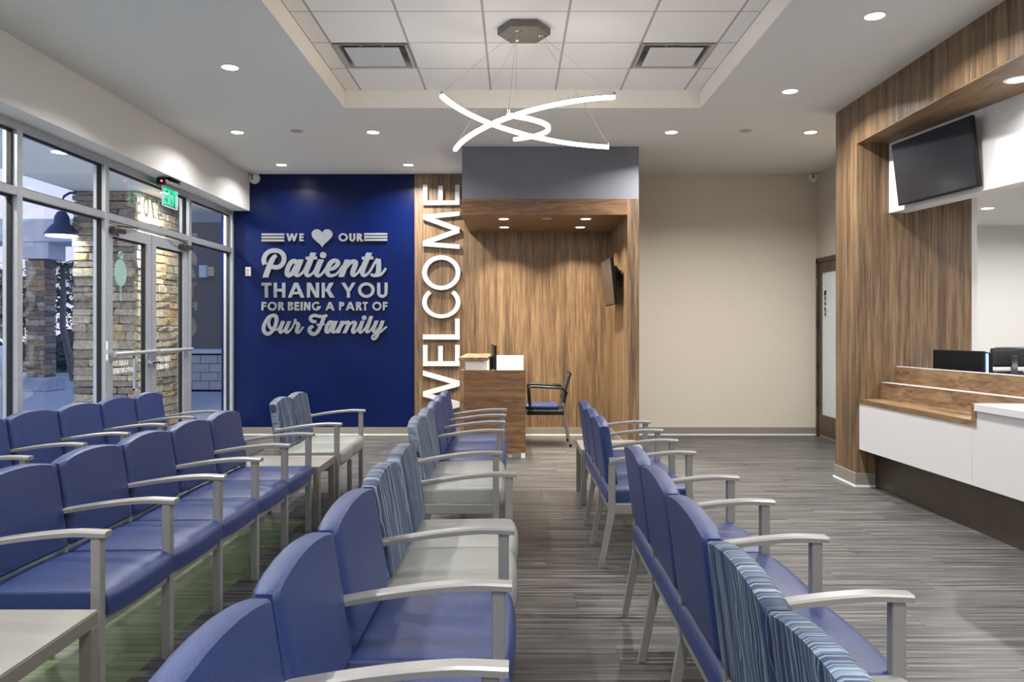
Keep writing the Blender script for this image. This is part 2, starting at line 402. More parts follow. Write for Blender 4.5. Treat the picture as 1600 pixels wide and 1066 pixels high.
# office behind the desk
B().prism([(bx(7.1) + .16, 7.1), (bx(1.1) + .16, 1.1), (8.5, 1.1), (8.5, 10.0), (4.2, 10.0), (4.2, 7.1)], 2, 2.74, 2.8).build('ceiling_office', 'plaster', kind=S)
B().box(4.20, 8.6, 10.0, 10.15, 0, 2.8).build('wall_office_back', 'white', kind=S)
B().box(8.5, 8.6, 1.0, 10.0, 0, 2.8).build('wall_office_right', 'white', kind=S)
B().box(3.6, 8.6, 0.9, 1.1, 0, 3.5).build('wall_office_front', 'white', kind=S)
wr = B().box(4.07, 4.20, 7.56, YB, 0, ZC).build('wall_hall', 'beige', kind=S)
B().box(4.15, 4.2, 7.1, 7.56, 0, 2.8).build('wall_office_left', 'white', kind=S)
B().box(4.20, 8.5, 9.975, 10.0, 0.9, 0.93).build('chair_rail', 'white_line', bpy.data.objects['wall_office_back'])

# hall door with frosted pane
dr = empty('door_2', (4.07, 10.0, 0), kind=S)
dy0, dy1 = -0.52, 0.49
B().box(-0.03, 0, dy1 - .055, dy1, 0, 2.26 + .1).box(-0.03, 0, dy0, dy0 + .055, 0, 2.36).box(-0.03, 0, dy0, dy1, 2.31, 2.37).build('door_frame', 'taupe', dr)
B().box(-0.018, 0, dy0 + .055, dy0 + .16, 0.03, 2.305).box(-.018, 0, dy1 - .175, dy1 - .055, .03, 2.305).box(-.018, 0, dy0 + .16, dy1 - .175, .03, .30).box(-.018, 0, dy0 + .16, dy1 - .175, 2.17, 2.305).build('door_leaf', 'wood_dark', dr)
B().box(-0.010, 0, dy0 + .16, dy1 - .175, .30, 2.17).build('pane', 'frost', dr)
for z in (0.45, 0.95, 1.5, 2.05): B().tube([(-0.032, dy1 - .056, z - .05), (-0.032, dy1 - .056, z + .05)], 0.012, 8).build('hinge', 'chrome' if z > 2 else 'taupe', dr)
dec = B().box(-0.014, -0.010, 0.20, 0.235, 1.58, 1.86).lathe([(0.035, -0.014), (0.035, -0.010)], (0, 0.22, 1.90), 14, 'X').build('pane_emblem', 'black', dr)
B().tube([(-0.016, 0.20 + .06 * math.sin(a * 2.2), 1.58 + .05 * a) for a in [i * .5 for i in range(10)]], 0.007, 6).build('pane_ribbon', 'white', dr)
B().box(-0.03, 0.0, -0.36, -0.34, .95, 1.05).tube([(-0.06, -0.40, 1.0), (-0.06, -0.28, 1.0)], .01, 8).build('door_handle', 'chrome', dr)

# ------------------------------------------------------------------ storefront
FX0, FX1, GX = -3.895, -3.78, -3.838
TZ0, TZ1, HZ = 2.452, 2.518, 2.955
def ring(y0, y1, z0, z1, wd=0.014):
    b = B()
    for q in ((y0, y0 + wd, z0, z1), (y1 - wd, y1, z0, z1), (y0 + wd, y1 - wd, z0, z0 + wd), (y0 + wd, y1 - wd, z1 - wd, z1)):
        b.box(GX - .018, GX + .018, q[0], q[1], q[2], q[3])
    return b
def bay(n, y0, y1, lastm=False):
    o = empty('window_%d' % n, (0, 0, 0), kind=S); h = 0.033
    B().box(FX0, FX1, y0 - h, y0 + h, 0, 3.02, .003).build('mullion', 'alu', o)
    if lastm: B().box(FX0, FX1, y1 - h, y1 + h, 0, 3.02, .003).build('mullion', 'alu', o)
    B().box(FX0, FX1 - .004, y0 + h, y1 - h, TZ0, TZ1, .003).build('transom_bar', 'alu', o)
    B().box(FX0, FX1 - .004, y0 + h, y1 - h, HZ, 3.02).build('head_rail', 'alu', o)
    B().box(FX0, FX1 - .004, y0 + h, y1 - h, 0, 0.11, .003).build('sill_rail', 'alu', o)
    for z0, z1 in ((0.11, TZ0), (TZ1, HZ)):
        g_ = ring(y0 + h, y1 - h, z0, z1).build('gasket', 'rubber', o)
        B().box(GX - .004, GX + .004, y0 + h + .01, y1 - h - .01, z0 + .01, z1 - .01).build('pane', 'glass', o)
    return o
ms = [-3.0, -1.70, -0.42, 0.86, 2.14, 3.42, 4.70, 5.98, 7.26]
for i in range(len(ms) - 1): bay(i + 1, ms[i], ms[i + 1])
bay(9, 9.12, 10.505, True)
st = bpy.data.objects['window_8']
B().box(FX1 - .002, FX1 + .002, 7.235, 7.265, 1.14, 1.32).build('alarm_sticker', 'decal', st)
B().box(FX1, FX1 + .004, 7.24, 7.26, 1.20, 1.24).build('sticker_mark', 'red_led' if False else 'mint', st)

d1 = empty('door_1', (0, 0, 0), kind=S)
B().box(FX0, FX1, 7.26 - .033, 7.26 + .033, 0, 3.02, .003).build('mullion', 'alu', d1)
B().box(FX0, FX1 - .004, 7.293, 9.087, TZ0, TZ1, .003).build('transom_bar', 'alu', d1)
B().box(FX0, FX1 - .004, 7.293, 9.087, HZ, 3.02).build('head_rail', 'alu', d1)
ring(7.293, 9.087, TZ1, HZ).build('gasket', 'rubber', d1)
tp = B().box(GX - .004, GX + .004, 7.303, 9.077, TZ1 + .01, HZ - .01).build('pane', 'glass', d1)
def leaf(y0, y1, lock):
    o = B(); sw = 0.10; lx0, lx1 = FX0 + .03, FX1 - .02
    o.box(lx0, lx1, y0, y0 + sw, 0.01, 2.42).box(lx0, lx1, y1 - sw, y1, 0.01, 2.42).box(lx0, lx1, y0 + sw, y1 - sw, 2.31, 2.42).box(lx0, lx1, y0 + sw, y1 - sw, 0.01, 0.26)
    o = o.build('door_leaf', 'alu', d1)
    ring(y0 + sw, y1 - sw, .26, 2.31, .016).build('gasket', 'rubber', o)
    B().box(GX - .003, GX + .003, y0 + sw + .01, y1 - sw - .01, .27, 2.30).build('pane', 'glass', o)
    B().tube([(FX1 + .045, y0 + .02, 1.195), (FX1 + .045, y1 - .02, 1.2)], .018, 10).box(FX1 - .02, FX1 + .04, y0 + .03, y0 + .06, 1.18, 1.215).box(FX1 - .02, FX1 + .04, y1 - .06, y1 - .03, 1.18, 1.215).build('push_bar', 'alu', o, 40)
    ly = y1 - .05 if lock else y0 + .05
    B().lathe([(.018, 0), (.018, .02), (.01, .03)], (FX1 - .022, ly, 1.08), 10, 'X').box(FX1 - .01, FX1 + .03, ly - .035, ly + .035, 1.075, 1.09).lathe([(.008, 0), (.008, .01)], (FX1 - .022, ly, .92), 8, 'X').build('lock', 'chrome', o, 40)
    cy = y0 + .12 if lock else y1 - .12
    sg = 1 if lock else -1
    B().box(FX1 - .02, FX1 + .05, cy - .12, cy + .12, 2.34, 2.40, .02, 2).tube([(FX1 + .02, cy, 2.41), (FX1 + .03, cy + sg * .25, 2.43), (FX1 - .01, cy + sg * .45, 2.445)], .009, 6).build('door_closer', 'taupe', o, 40)
    B().box(lx0 - .05, lx0 - .03, y1 - .16 if lock else y0 + .14, y1 - .14 if lock else y0 + .16, .80, 1.15).box(lx0 - .05, lx0, y1 - .16 if lock else y0 + .14, y1 - .14 if lock else y0 + .16, .80, .82).box(lx0 - .05, lx0, y1 - .16 if lock else y0 + .14, y1 - .14 if lock else y0 + .16, 1.13, 1.15).build('pull_handle', 'alu', o)
    return o
leafL = leaf(7.297, 8.185, True); leafR = leaf(8.195, 9.083, False)
B().lathe([(0.118, -.001), (0.118, .001)], (0, 0, 0), 32, 'X').build('oval_decal', 'mint', leafL).matrix_local = Matrix.Translation((GX + .006, 7.61, 1.98)) @ Matrix.Diagonal((1, 1, 1.12, 1))
rg = B(); pts = [(0, .032 * math.cos(a), .032 * math.sin(a)) for a in [2 * math.pi * k / 16 for k in range(17)]]
rg.tube([(GX + .006, 7.61 + p[1], 2.15 + p[2]) for p in pts], .008, 6).build('ring_decal', 'mint', leafL)
for dy in (-.011, .013): B().box(GX + .0045, GX + .0065, 7.61 + dy - .004, 7.61 + dy + .004, 1.70, 1.86).build('stem_decal', 'mint', leafL)
# ------------------------------------------------------------------ lettering
def glyph(ch, t):
    """capital letters of a geometric sans; height 1. returns width and strokes (left line, right line)"""
    S_ = []
    def rect(x0, y0, x1, y1): S_.append(([(x0, y0), (x0, y1)], [(x1, y0), (x1, y1)]))
    def par(xa, ya, xb, yb, wx): S_.append(([(xa, ya), (xb, yb)], [(xa + wx, ya), (xb + wx, yb)]))
    def arc(cx, cy, rx, ry, a0, a1, n=28):
        l, r = [], []
        for i in range(n + 1):
            a = R(a0 + (a1 - a0) * i / n); c_, s_ = math.cos(a), math.sin(a)
            l.append((cx + rx * c_, cy + ry * s_)); r.append((cx + (rx - t) * c_, cy + (ry - t) * s_))
        S_.append((l, r))
    d = t * 1.15
    if ch == 'W':
        for a, b_ in ((.36, .02), (.36, .66), (.94, .66 - .0), (.94, 1.28)): pass
        par(.30, 0, 0, 1, d); par(.30, 0, .60, 1, d); par(.90, 0, .60, 1, d); par(.90, 0, 1.20, 1, d); return 1.20 + d, S_
    if ch == 'M':
        par(.10 - .10, 0, .08, 1, t); par(.46, .0, .08, 1, d); par(.46, 0, .84, 1, d); par(.94, 0, .84, 1, t); return .94 + t, S_
    if ch == 'E' or ch == 'F':
        rect(0, 0, t, 1); rect(t, 1 - t, .56, 1); rect(t, .5 - t / 2 + .02, .53, .5 + t / 2 + .02)
        if ch == 'E': rect(t, 0, .56, t)
        return .56, S_
    if ch == 'L': rect(0, 0, t, 1); rect(t, 0, .52, t); return .52, S_
    if ch == 'T': rect(.30 - t / 2, 0, .30 + t / 2, 1 - t); rect(0, 1 - t, .60, 1); return .60, S_
    if ch == 'H': rect(0, 0, t, 1); rect(.72 - t, 0, .72, 1); rect(t, .5 - t / 2, .72 - t, .5 + t / 2); return .72, S_
    if ch == 'I': rect(0, 0, t, 1); return t, S_
    if ch == 'N': rect(0, 0, t, 1); rect(.76 - t, 0, .76, 1); par(.76 - d, 0, 0, 1, d); return .76, S_
    if ch == 'A': par(0, 0, .40, 1, d); par(.80, 0, .40, 1, d); rect(.24, .22, .80, .22 + t * .85); return .80 + d, S_
    if ch == 'K': rect(0, 0, t, 1); par(t, .42, .48, 1, d * 1.2); par(.52, 0, .20, .58, d * 1.2); return .52 + d * 1.2, S_
    if ch == 'Y': rect(.36, 0, .36 + t, .45); par(.36 - .02, .42, 0, 1, d); par(.36, .42, .70, 1, d); return .70 + d, S_
    if ch == 'X': par(0, 0, .50, 1, d); par(.50, 0, 0, 1, d); return .5 + d, S_
    if ch in 'O0':
        rx = .53 if ch == 'O' else .33
        arc(rx, .5, rx, .52, 0, 360, 48); return 2 * rx, S_
    if ch == 'C': arc(.52, .5, .52, .52, 42, 318, 44); return .92, S_
    if ch == 'G': arc(.52, .5, .52, .52, 42, 360, 46); rect(.58, .5 - t, 1.04, .5); return 1.04, S_
    if ch == 'U': rect(0, .34, t, 1); rect(.68 - t, .34, .68, 1); arc(.34, .34, .34, .36, 180, 360, 24); return .68, S_
    if ch in 'PRB':
        rect(0, 0, t, 1); h = .27 if ch != 'B' else .25
        cy = 1 - h
        rect(t, 1 - t, .32, 1); rect(t, 1 - 2 * h, .32, 1 - 2 * h + t); arc(.32, cy, .28, h, -90, 90, 20)
        if ch == 'R': par(.44, 0, .22, 1 - 2 * h + .02, d * 1.1)
        if ch == 'B': rect(t, 0, .34, t); rect(t, .5, .34, .5 + t * .3); arc(.34, .265, .29, .265, -90, 90, 20)
        return (.60 if ch != 'R' else .60), S_
    if ch == 'D': rect(0, 0, t, 1); rect(t, 0, .28, t); rect(t, 1 - t, .28, 1); arc(.28, .5, .48, .5, -90, 90, 26); return .76, S_
    if ch == 'S': arc(.28, .745, .27, .275, 20, 265, 22); arc(.28, .265, .29, .285, -155, 95, 22); return .57, S_
    if ch == '4': rect(.44, 0, .44 + t, 1); par(.0, .22, .40, 1, d); rect(0, .22, .68, .22 + t); return .68, S_
    if ch == '7': rect(0, 1 - t, .58, 1); par(.10, 0, .58 - d, 1 - t, d); return .58, S_
    if ch == '5': rect(.10, 1 - t, .54, 1); par(.06, .50, .12, 1, t); arc(.28, .31, .31, .33, -150, 120, 26); return .60, S_
    return .3, S_
def word(text, parent, o, ux, uy, un, width, height, t, mat, depth=0.02, gap=.16, each=True, name='letter', space=.38):
    gl = []; x = 0
    for ch in text:
        if ch == ' ': x += space; continue
        base = 'N' if ch == 'Ñ' else ch
        w_, st_ = glyph(base, t)
        if ch == 'Ñ': st_ = st_ + [([(.2, 1.12), (.2, 1.2)], [(.56, 1.12), (.56, 1.2)])]
        gl.append((ch, x, st_)); x += w_ + gap
    tot = x - gap; sx = width / tot
    b = None; objs = []
    for ch, gx, st_ in gl:
        if b is None: b = B()
        for i, (l, r) in enumerate(st_):
            f = lambda p: ((gx + p[0]) * sx, p[1] * height)
            b.strip([f(p) for p in l], [f(p) for p in r], o, ux, uy, un, 0.0, depth + 0.0003 * i)
        if each: objs.append(b.build(name, mat, parent)); b = None
    if not each: return b.build(name, mat, parent)
    return objs

UX, UZ, UN = Vector((1, 0, 0)), Vector((0, 0, 1)), Vector((0, -1, 0))
sgn = empty('wall_lettering', (px(508, 540, YB).x, YB, 0), label='silver raised patient thank-you lettering with heart on the glossy blue wall', cat='sign')
def lift(o): o.matrix_parent_inverse = Matrix.Translation(-o.parent.location); return o
def wordpx(text, x0, x1, y0, y1, t, gap=.16):
    p0, p1 = px(x0, y1, YB), px(x1, y0, YB); p0.y = YB - 0.012
    hold = B(); 
    e_ = empty('lettering_line'); e_.parent = sgn; lift(e_)
    return word(text, e_, p0, UX, UZ, UN, p1.x - p0.x, p1.z - p0.z, t, 'sign_silver', .024, gap)
wordpx('WE', 448.4, 475.6, 365.2, 377.6, .23, .26)
wordpx('OUR', 529.8, 566.2, 365.2, 377.6, .23)
wordpx('THANK', 409.8, 523.4, 442, 465.3, .20)
wordpx('YOU', 534, 606.3, 442, 465.3, .20)
wordpx('FOR BEING A PART OF', 409.8, 606.3, 472, 485.3, .22)
for x0, x1, ys in ((409.8, 445.4, (366.8, 371.4, 376.2)), (569.7, 605.7, (366.2, 370.8, 375.4))):
    for y in ys:
        a, b_ = px(x0, y + 1.6, YB), px(x1, y - 1.6, YB)
        lift(B().box(a.x, b_.x, YB - .036, YB - .012, a.z, b_.z).build('accent_bar', 'sign_silver', sgn))
def smooth_path(P, k=6):
    Q = []
    for i in range(len(P) - 1):
        p0, p1, p2, p3 = P[max(i - 1, 0)], P[i], P[i + 1], P[min(i + 2, len(P) - 1)]
        for j in range(k):
            u = j / k
            Q.append(tuple(0.5 * (2 * p1[a] + (p2[a] - p0[a]) * u + (2 * p0[a] - 5 * p1[a] + 4 * p2[a] - p3[a]) * u * u + (3 * p1[a] - p0[a] - 3 * p2[a] + p3[a]) * u ** 3) for a in range(3)))
    Q.append(tuple(P[-1])); return Q
def stroke(b, P, conv, zoff, flat=()):
    Q = smooth_path(P); L, Rr = [], []
    for i, q in enumerate(Q):
        a, c_ = Q[max(i - 1, 0)], Q[min(i + 1, len(Q) - 1)]
        dx, dy = c_[0] - a[0], c_[1] - a[1]; n = math.hypot(dx, dy) or 1; nx, ny = -dy / n, dx / n
        if (i == 0 and 's' in flat) or (i == len(Q) - 1 and 'e' in flat): nx, ny = (1 if nx > 0 else -1), 0
        h = q[2] / 2
        L.append(conv(q[0] + nx * h, q[1] + ny * h)); Rr.append(conv(q[0] - nx * h, q[1] - ny * h))
    o = px(0, 0, YB); b.strip(L, Rr, Vector((0, YB - .012, 0)), UX, UZ, UN, 0, .024 + zoff, .00005)
def scr(strokes, oy, discs=()):
    def conv(zx, zy):
        p = px(405 + zx / 15.238, oy + zy / 15.238, YB); return (p.x, p.z)
    b = B()
    for i, st_ in enumerate(strokes):
        w0 = st_[0]; pts = [(p[0], p[1], p[2] if len(p) > 2 else w0) for p in st_[2]]
        stroke(b, pts, conv, .0009 * i, st_[1])
    for (cx, cy, r) in discs:
        c_ = conv(cx, cy); rr = r / 15.238 / F * YB
        b.lathe([(rr, -.036), (rr, -.012)], (c_[0], YB, c_[1]), 20, 'Y')
    return lift(b.build('script_word', 'sign_silver', sgn))
O = 1524
scr([(130, 'e', [(432, 222, 75), (375, 258, 100), (318, 345, 120), (260, 480), (163, 748)]),
     (108, '', [(152, 440), (128, 340), (163, 220), (258, 132), (390, 105), (510, 132), (590, 212), (610, 310), (582, 410), (512, 482), (420, 506), (310, 490)]),
     (112, '', [(925, 430), (890, 375), (830, 360), (760, 410), (705, 515), (680, 610), (690, 675), (735, 690), (795, 655), (850, 580), (905, 470)]),
     (125, 's', [(1012, 320), (960, 450), (905, 585), (890, 660, 100), (920, 700, 85), (985, 685, 65), (1060, 615, 60), (1130, 500, 60)]),
     (130, 's', [(1308, 160), (1245, 320), (1165, 510), (1135, 620, 110), (1150, 690, 90), (1205, 700, 80), (1275, 660, 60), (1340, 580, 60), (1400, 470, 60)]),
     (70, '', [(1125, 287), (1260, 285), (1392, 284)]),
     (128, 's', [(1492, 322), (1425, 475), (1378, 610), (1385, 685, 95), (1440, 702, 80), (1510, 660, 60), (1560, 600, 60), (1610, 530, 60)]),
     (90, '', [(O - 10, 650, 50), (O + 70, 585, 60), (O + 170, 560, 70), (O + 290, 510, 95), (O + 365, 420, 100), (O + 340, 355, 95), (O + 270, 350, 100), (O + 190, 405, 115), (O + 125, 520, 120), (O + 110, 625, 110), (O + 160, 695, 90), (O + 240, 702, 75), (O + 330, 665, 60), (O + 405, 590, 60), (O + 480, 470, 60)]),
     (128, 'se', [(O + 600, 322), (O + 535, 480), (O + 440, 736)]),
     (100, '', [(O + 530, 560, 60), (O + 640, 420, 80), (O + 725, 365, 100), (O + 780, 385, 110), (O + 780, 440, 115), (O + 740, 545, 118), (O + 712, 640, 110), (O + 735, 695, 90), (O + 795, 675, 65), (O + 860, 610, 60), (O + 930, 490, 60)]),
     (130, 's', [(O + 1112, 160), (O + 1050, 320), (O + 970, 510), (O + 945, 620, 110), (O + 960, 688, 90), (O + 1015, 695, 75), (O + 1085, 650, 60), (O + 1155, 555, 60), (O + 1235, 410, 60), (O + 1310, 305, 70)]),
     (70, '', [(O + 930, 287), (O + 1065, 285), (O + 1200, 284)]),
     (110, '', [(O + 1325, 305, 100), (O + 1332, 450), (O + 1325, 600, 115), (O + 1290, 680, 100), (O + 1225, 700, 80), (O + 1140, 675, 60)]),
     (70, '', [(O + 1250, 700), (O + 1360, 690), (O + 1440, 625, 65), (O + 1505, 525, 60)])], 385, [(1535, 215, 76)])
scr([(88, '', [(345, 470, 60), (262, 385, 70), (245, 285, 70), (280, 175, 80), (350, 122), (418, 160), (428, 260), (392, 390), (330, 490), (255, 557, 85), (185, 552), (128, 480), (130, 380), (180, 265), (255, 165), (330, 118, 70)]),
     (48, '', [(330, 450), (400, 470), (470, 440), (520, 380)]),
     (90, 's', [(588, 258), (545, 370), (512, 465), (525, 522, 75), (575, 510, 55), (635, 440, 45), (680, 370, 45)]),
     (90, 's', [(738, 258), (685, 380), (650, 475), (672, 524, 75), (725, 508, 55), (795, 425, 48), (850, 320, 50), (868, 260, 60)]),
     (80, '', [(885, 212, 70), (872, 275, 60), (930, 315, 80), (948, 365, 90), (918, 450, 92), (915, 508, 85), (952, 528, 65), (1005, 488, 50), (1065, 395, 48)])], 485)
scr([(78, '', [(1375, 265, 60), (1310, 272), (1245, 232), (1245, 162), (1320, 125), (1420, 140), (1520, 152), (1600, 132), (O + 95, 105, 70)]),
     (88, '', [(1560, 165), (1515, 275), (1455, 425), (1392, 528), (1310, 565), (1232, 530), (1210, 462), (1245, 405), (1305, 388, 70)]),
     (46, '', [(1385, 345), (1480, 340), (1575, 335)]),
     (84, '', [(O + 250, 340), (O + 215, 287), (O + 165, 290), (O + 110, 372), (O + 84, 462), (O + 98, 515), (O + 142, 508), (O + 192, 440), (O + 240, 340)]),
     (90, 's', [(O + 315, 252), (O + 272, 370), (O + 238, 468), (O + 252, 522, 70), (O + 305, 508, 48), (O + 370, 430, 46), (O + 420, 350, 46)]),
     (90, 'se', [(O + 475, 252), (O + 432, 370), (O + 362, 546)]),
     (84, 'e', [(O + 425, 430, 45), (O + 500, 325, 55), (O + 570, 287, 75), (O + 612, 305, 85), (O + 588, 400, 90), (O + 522, 546, 92)]),
     (84, '', [(O + 575, 430, 45), (O + 660, 325, 55), (O + 735, 287, 75), (O + 775, 312, 85), (O + 745, 405, 90), (O + 718, 480, 90), (O + 738, 526, 70), (O + 795, 495, 48), (O + 860, 410, 46), (O + 900, 340, 46)]),
     (92, 's', [(O + 955, 252), (O + 912, 370), (O + 882, 465), (O + 895, 522, 72), (O + 948, 505, 48), (O + 1010, 425, 46), (O + 1060, 340, 46)]),
     (92, 's', [(O + 1160, 138), (O + 1112, 280), (O + 1055, 435), (O + 1052, 510, 75), (O + 1105, 508, 50), (O + 1165, 440, 46), (O + 1210, 370, 46)]),
     (92, 's', [(O + 1285, 246), (O + 1238, 370), (O + 1208, 455), (O + 1225, 512, 72), (O + 1285, 488, 50), (O + 1345, 410, 46)]),
     (90, 's', [(O + 1432, 246), (O + 1375, 400), (O + 1315, 550), (O + 1282, 635, 75), (O + 1225, 685, 62), (O + 1180, 658, 52), (O + 1205, 598, 50), (O + 1290, 555, 50), (O + 1385, 512, 50), (O + 1455, 450, 48), (O + 1522, 390, 46)])], 485, [(O + 985, 180, 57)])
hp = []
for i in range(40):
    a = 2 * math.pi * i / 40
    hp.append((16 * math.sin(a) ** 3, 13 * math.cos(a) - 5 * math.cos(2 * a) - 2 * math.cos(3 * a) - math.cos(4 * a)))
hc = px(504.1, 373, YB); hs = 16.3 / 16 / F * YB
lift(B().prism([(hc.x + p[0] * hs, hc.z + (p[1] + 2.4) * hs * .98) for p in hp], 1, YB - .036, YB - .012).build('heart', 'sign_silver', sgn))

wl = empty('welcome_sign', (px(690, 600, YB).x, YB - .03, 0), label='tall white raised letters reading upwards on the wood panel beside the blue wall', cat='sign')
WD = YB - 0.03
for ch, ya, yb in (('E', 289.6, 321), ('M', 331, 389.5), ('O', 399.5, 453.5), ('C', 453.5, 497.5), ('L', 498, 530.5), ('E', 539, 572), ('W', 579, 652)):
    o = px(718.5, yb, WD); q = px(661.3, ya, WD); o.y = WD - .012
    lift(word(ch, wl, o, UZ, Vector((-1, 0, 0)), UN, q.z - o.z, o.x - q.x, .125 if ch != 'O' else .13, 'sign_white', .03)[0])

# mirrored decals on the entrance glass (they face the street)
GXI = Vector((GX + .0045, 0, 0))
def decal(text, ya, yb, z, h, par_, t=.2):
    word(text, par_, Vector((GX + .0045, yb, z)), Vector((0, -1, 0)), UZ, Vector((1, 0, 0)), yb - ya, h, t, 'decal' if h < .1 else 'grid', .0015, .2, False, 'decal_line')
decal('4705', 7.92, 8.52, 2.60, .21, d1, .17)
decal('SAME DAY', 7.40, 7.76, 1.075, .05, leafL); decal('APPOINTMENTS', 7.40, 7.86, 1.005, .05, leafL)
decal('HABLAMOS', 8.36, 8.70, 1.075, .055, leafR); decal('ESPAÑOL', 8.36, 8.66, .995, .055, leafR)

# ------------------------------------------------------------------ lamps
dl_body = B().lathe([(0.098, 0), (0.098, -0.006), (0.078, -0.010), (0.072, -0.004)], (0, 0, 0), 28).mesh('trim_ring', 'white', 40)
dl_lens = B().lathe([(0.071, -0.003), (0.071, -0.007)], (0, 0, 0), 24).mesh('lens', 'lamp')
def downlight(x, y, z, label, watts=None, group=None, sc=.82, col=(1, .97, .93), spread=148, cat='light'):
    e_ = empty('recessed_downlight', (x, y, z), label=label, cat=cat, group=group); e_.scale = (sc, sc, 1)
    link('trim_ring', dl_body, e_); link('lens', dl_lens, e_)
    lamp('bulb', (0, 0, -0.012), watts or DOWNLIGHT_W, 0.13, e_, col, spread)
    return e_
for x, y, lb in ((-2.26, 6.21, 'recessed ceiling downlight left of the tile tray, nearest on the window side'),
                 (2.39, 5.19, 'recessed ceiling downlight right of the tile tray, nearest and highest in the photo'),
                 (2.41, 6.84, 'recessed ceiling downlight between the tile tray and the wood portal corner'),
                 (-2.93, 8.27, 'recessed ceiling downlight nearest the white soffit above the entrance doors'),
                 (-1.496, 8.27, 'recessed ceiling downlight just below the left corner of the tile tray'),
                 (1.658, 8.27, 'recessed ceiling downlight just right of the slate alcove bulkhead'),
                 (3.13, 8.27, 'recessed ceiling downlight over the hall behind the wood column'),
                 (-2.955, 9.92, 'recessed ceiling downlight close above the blue wall, left one'),
                 (-1.347, 9.92, 'recessed ceiling downlight above the edge of blue wall and wood panel')):
    downlight(x, y, ZC, lb, 15 if x < -2.9 else None)
for x, y in ((-2.3, 3.6), (-2.3, 1.2), (2.4, 2.9), (2.4, 0.6), (-2.3, -1.4), (2.4, -1.6), (0.1, 0.6), (0.1, -1.6)):  # unseen downlights, added to help light the room
    downlight(x, y, ZC, 'added recessed ceiling downlight outside the picture, there to light the room', group='downlights added outside the picture')
for x, y, lb in ((-.128, 9.23, 'small downlight in the alcove soffit, front left'), (.84, 9.23, 'small downlight in the alcove soffit, front right'),
                 (-.13, 9.99, 'small downlight in the alcove soffit, rear left'), (.84, 9.99, 'small downlight in the alcove soffit, rear right')):
    downlight(x, y, 2.735, lb, 19.0, sc=.72, col=(1, .88, .68), spread=110)
downlight(3.38, 5.25, 3.115, 'downlight in the wood portal underside at the right picture edge', 5, sc=.9)
downlight(3.45, 3.2, 3.115, 'downlight in the wood portal underside outside the picture', 5, sc=.9)
downlight(5.1, 8.43, 2.74, 'recessed light in the office ceiling seen past the wood column', 30, spread=170)
for x, y in ((6.8, 8.4), (5.2, 5.2), (6.8, 5.0), (5.5, 2.6)): downlight(x, y, 2.74, 'recessed office light hidden behind the white bulkhead', 30, 'office lights out of view', spread=170)
for x, y, z, lb in ((-2.29, 8.22, ZC, 'flat round sprinkler cover in the ceiling near the entrance side'), (2.43, 8.22, ZC, 'flat round sprinkler cover in the ceiling before the beige wall'),
                    (.38, 9.2, 2.735, 'flat round sprinkler cover in the alcove soffit between its lights')):
    B().lathe([(.062, 0), (.062, -.006), (.05, -.010), (0.01, -.010)], (x, y, z), 24).build('sprinkler_cover', 'grid', None, 40, label=lb, cat='sprinkler')

# chandelier
CX, CY = .07, 5.855
ch = empty('chandelier', (CX, CY, ZT), label='three curved glowing light bars hung on wires from a hexagonal grey canopy', cat='chandelier')
hexp = [(.198 * math.cos(R(60 * k)), .198 * math.sin(R(60 * k))) for k in range(6)]
can = B().prism(hexp, 2, -.055, -.001, .004).build('canopy', 'table_frame', ch)
arcs = [(Vector((-.517, 5.54, 3.086)), Vector((.741, 6.16, 2.867)), 1), (Vector((-.469, 6.16, 2.846)), Vector((.707, 5.54, 3.077)), -1), (Vector((-.04, 5.2, 2.857)), Vector((0.0, 6.7, 3.057)), -1)]
anch = [Vector((-.055, -.10, -.055)), Vector((.125, .0, -.055)), Vector((-.05, .10, -.055))]
oc = Vector((CX, CY, ZT))
for i, (a, b_, sg) in enumerate(arcs):
    a, b_ = a - oc, b_ - oc; d = b_ - a; L = math.hypot(d.x, d.y); n = Vector((-d.y, d.x, 0)).normalized() * sg
    sag = .28; rad = (L * L / 4 + sag * sag) / (2 * sag); half = math.asin(L / 2 / rad); path = []
    for k in range(25):
        th = -half + 2 * half * k / 24; s_ = .5 + math.sin(th) * rad / L; off = rad * math.cos(th) - (rad - sag)
        path.append(a + d * s_ + n * off)
    bar = B().tube(path, .02, 4, squash=(.0175, .0175)).build('light_bar', 'tube', ch)
    B().tube([p + Vector((0, 0, .0155)) for p in path], .01, 4, squash=(.016, .005)).build('bar_housing', 'silver', bar)
    for end, q in ((path[0], -1), (path[-1], 1)):
        best = min(anch, key=lambda v: (v.xy - end.xy).length)
        B().tube([best, end + Vector((0, 0, .02))], .0013, 5).build('suspension_wire', 'grid', ch)
        B().lathe([(.008, .018), (.008, .035), (.003, .04)], end, 8).build('wire_grip', 'chrome', bar)
    B().lathe([(.010, -.012), (.016, -.004), (.016, 0)], anch[i], 10).lathe([(.006, -.010), (.006, 0)], anch[i] + Vector((.035, 0, 0)), 8).build('wire_anchor', 'chrome', can)

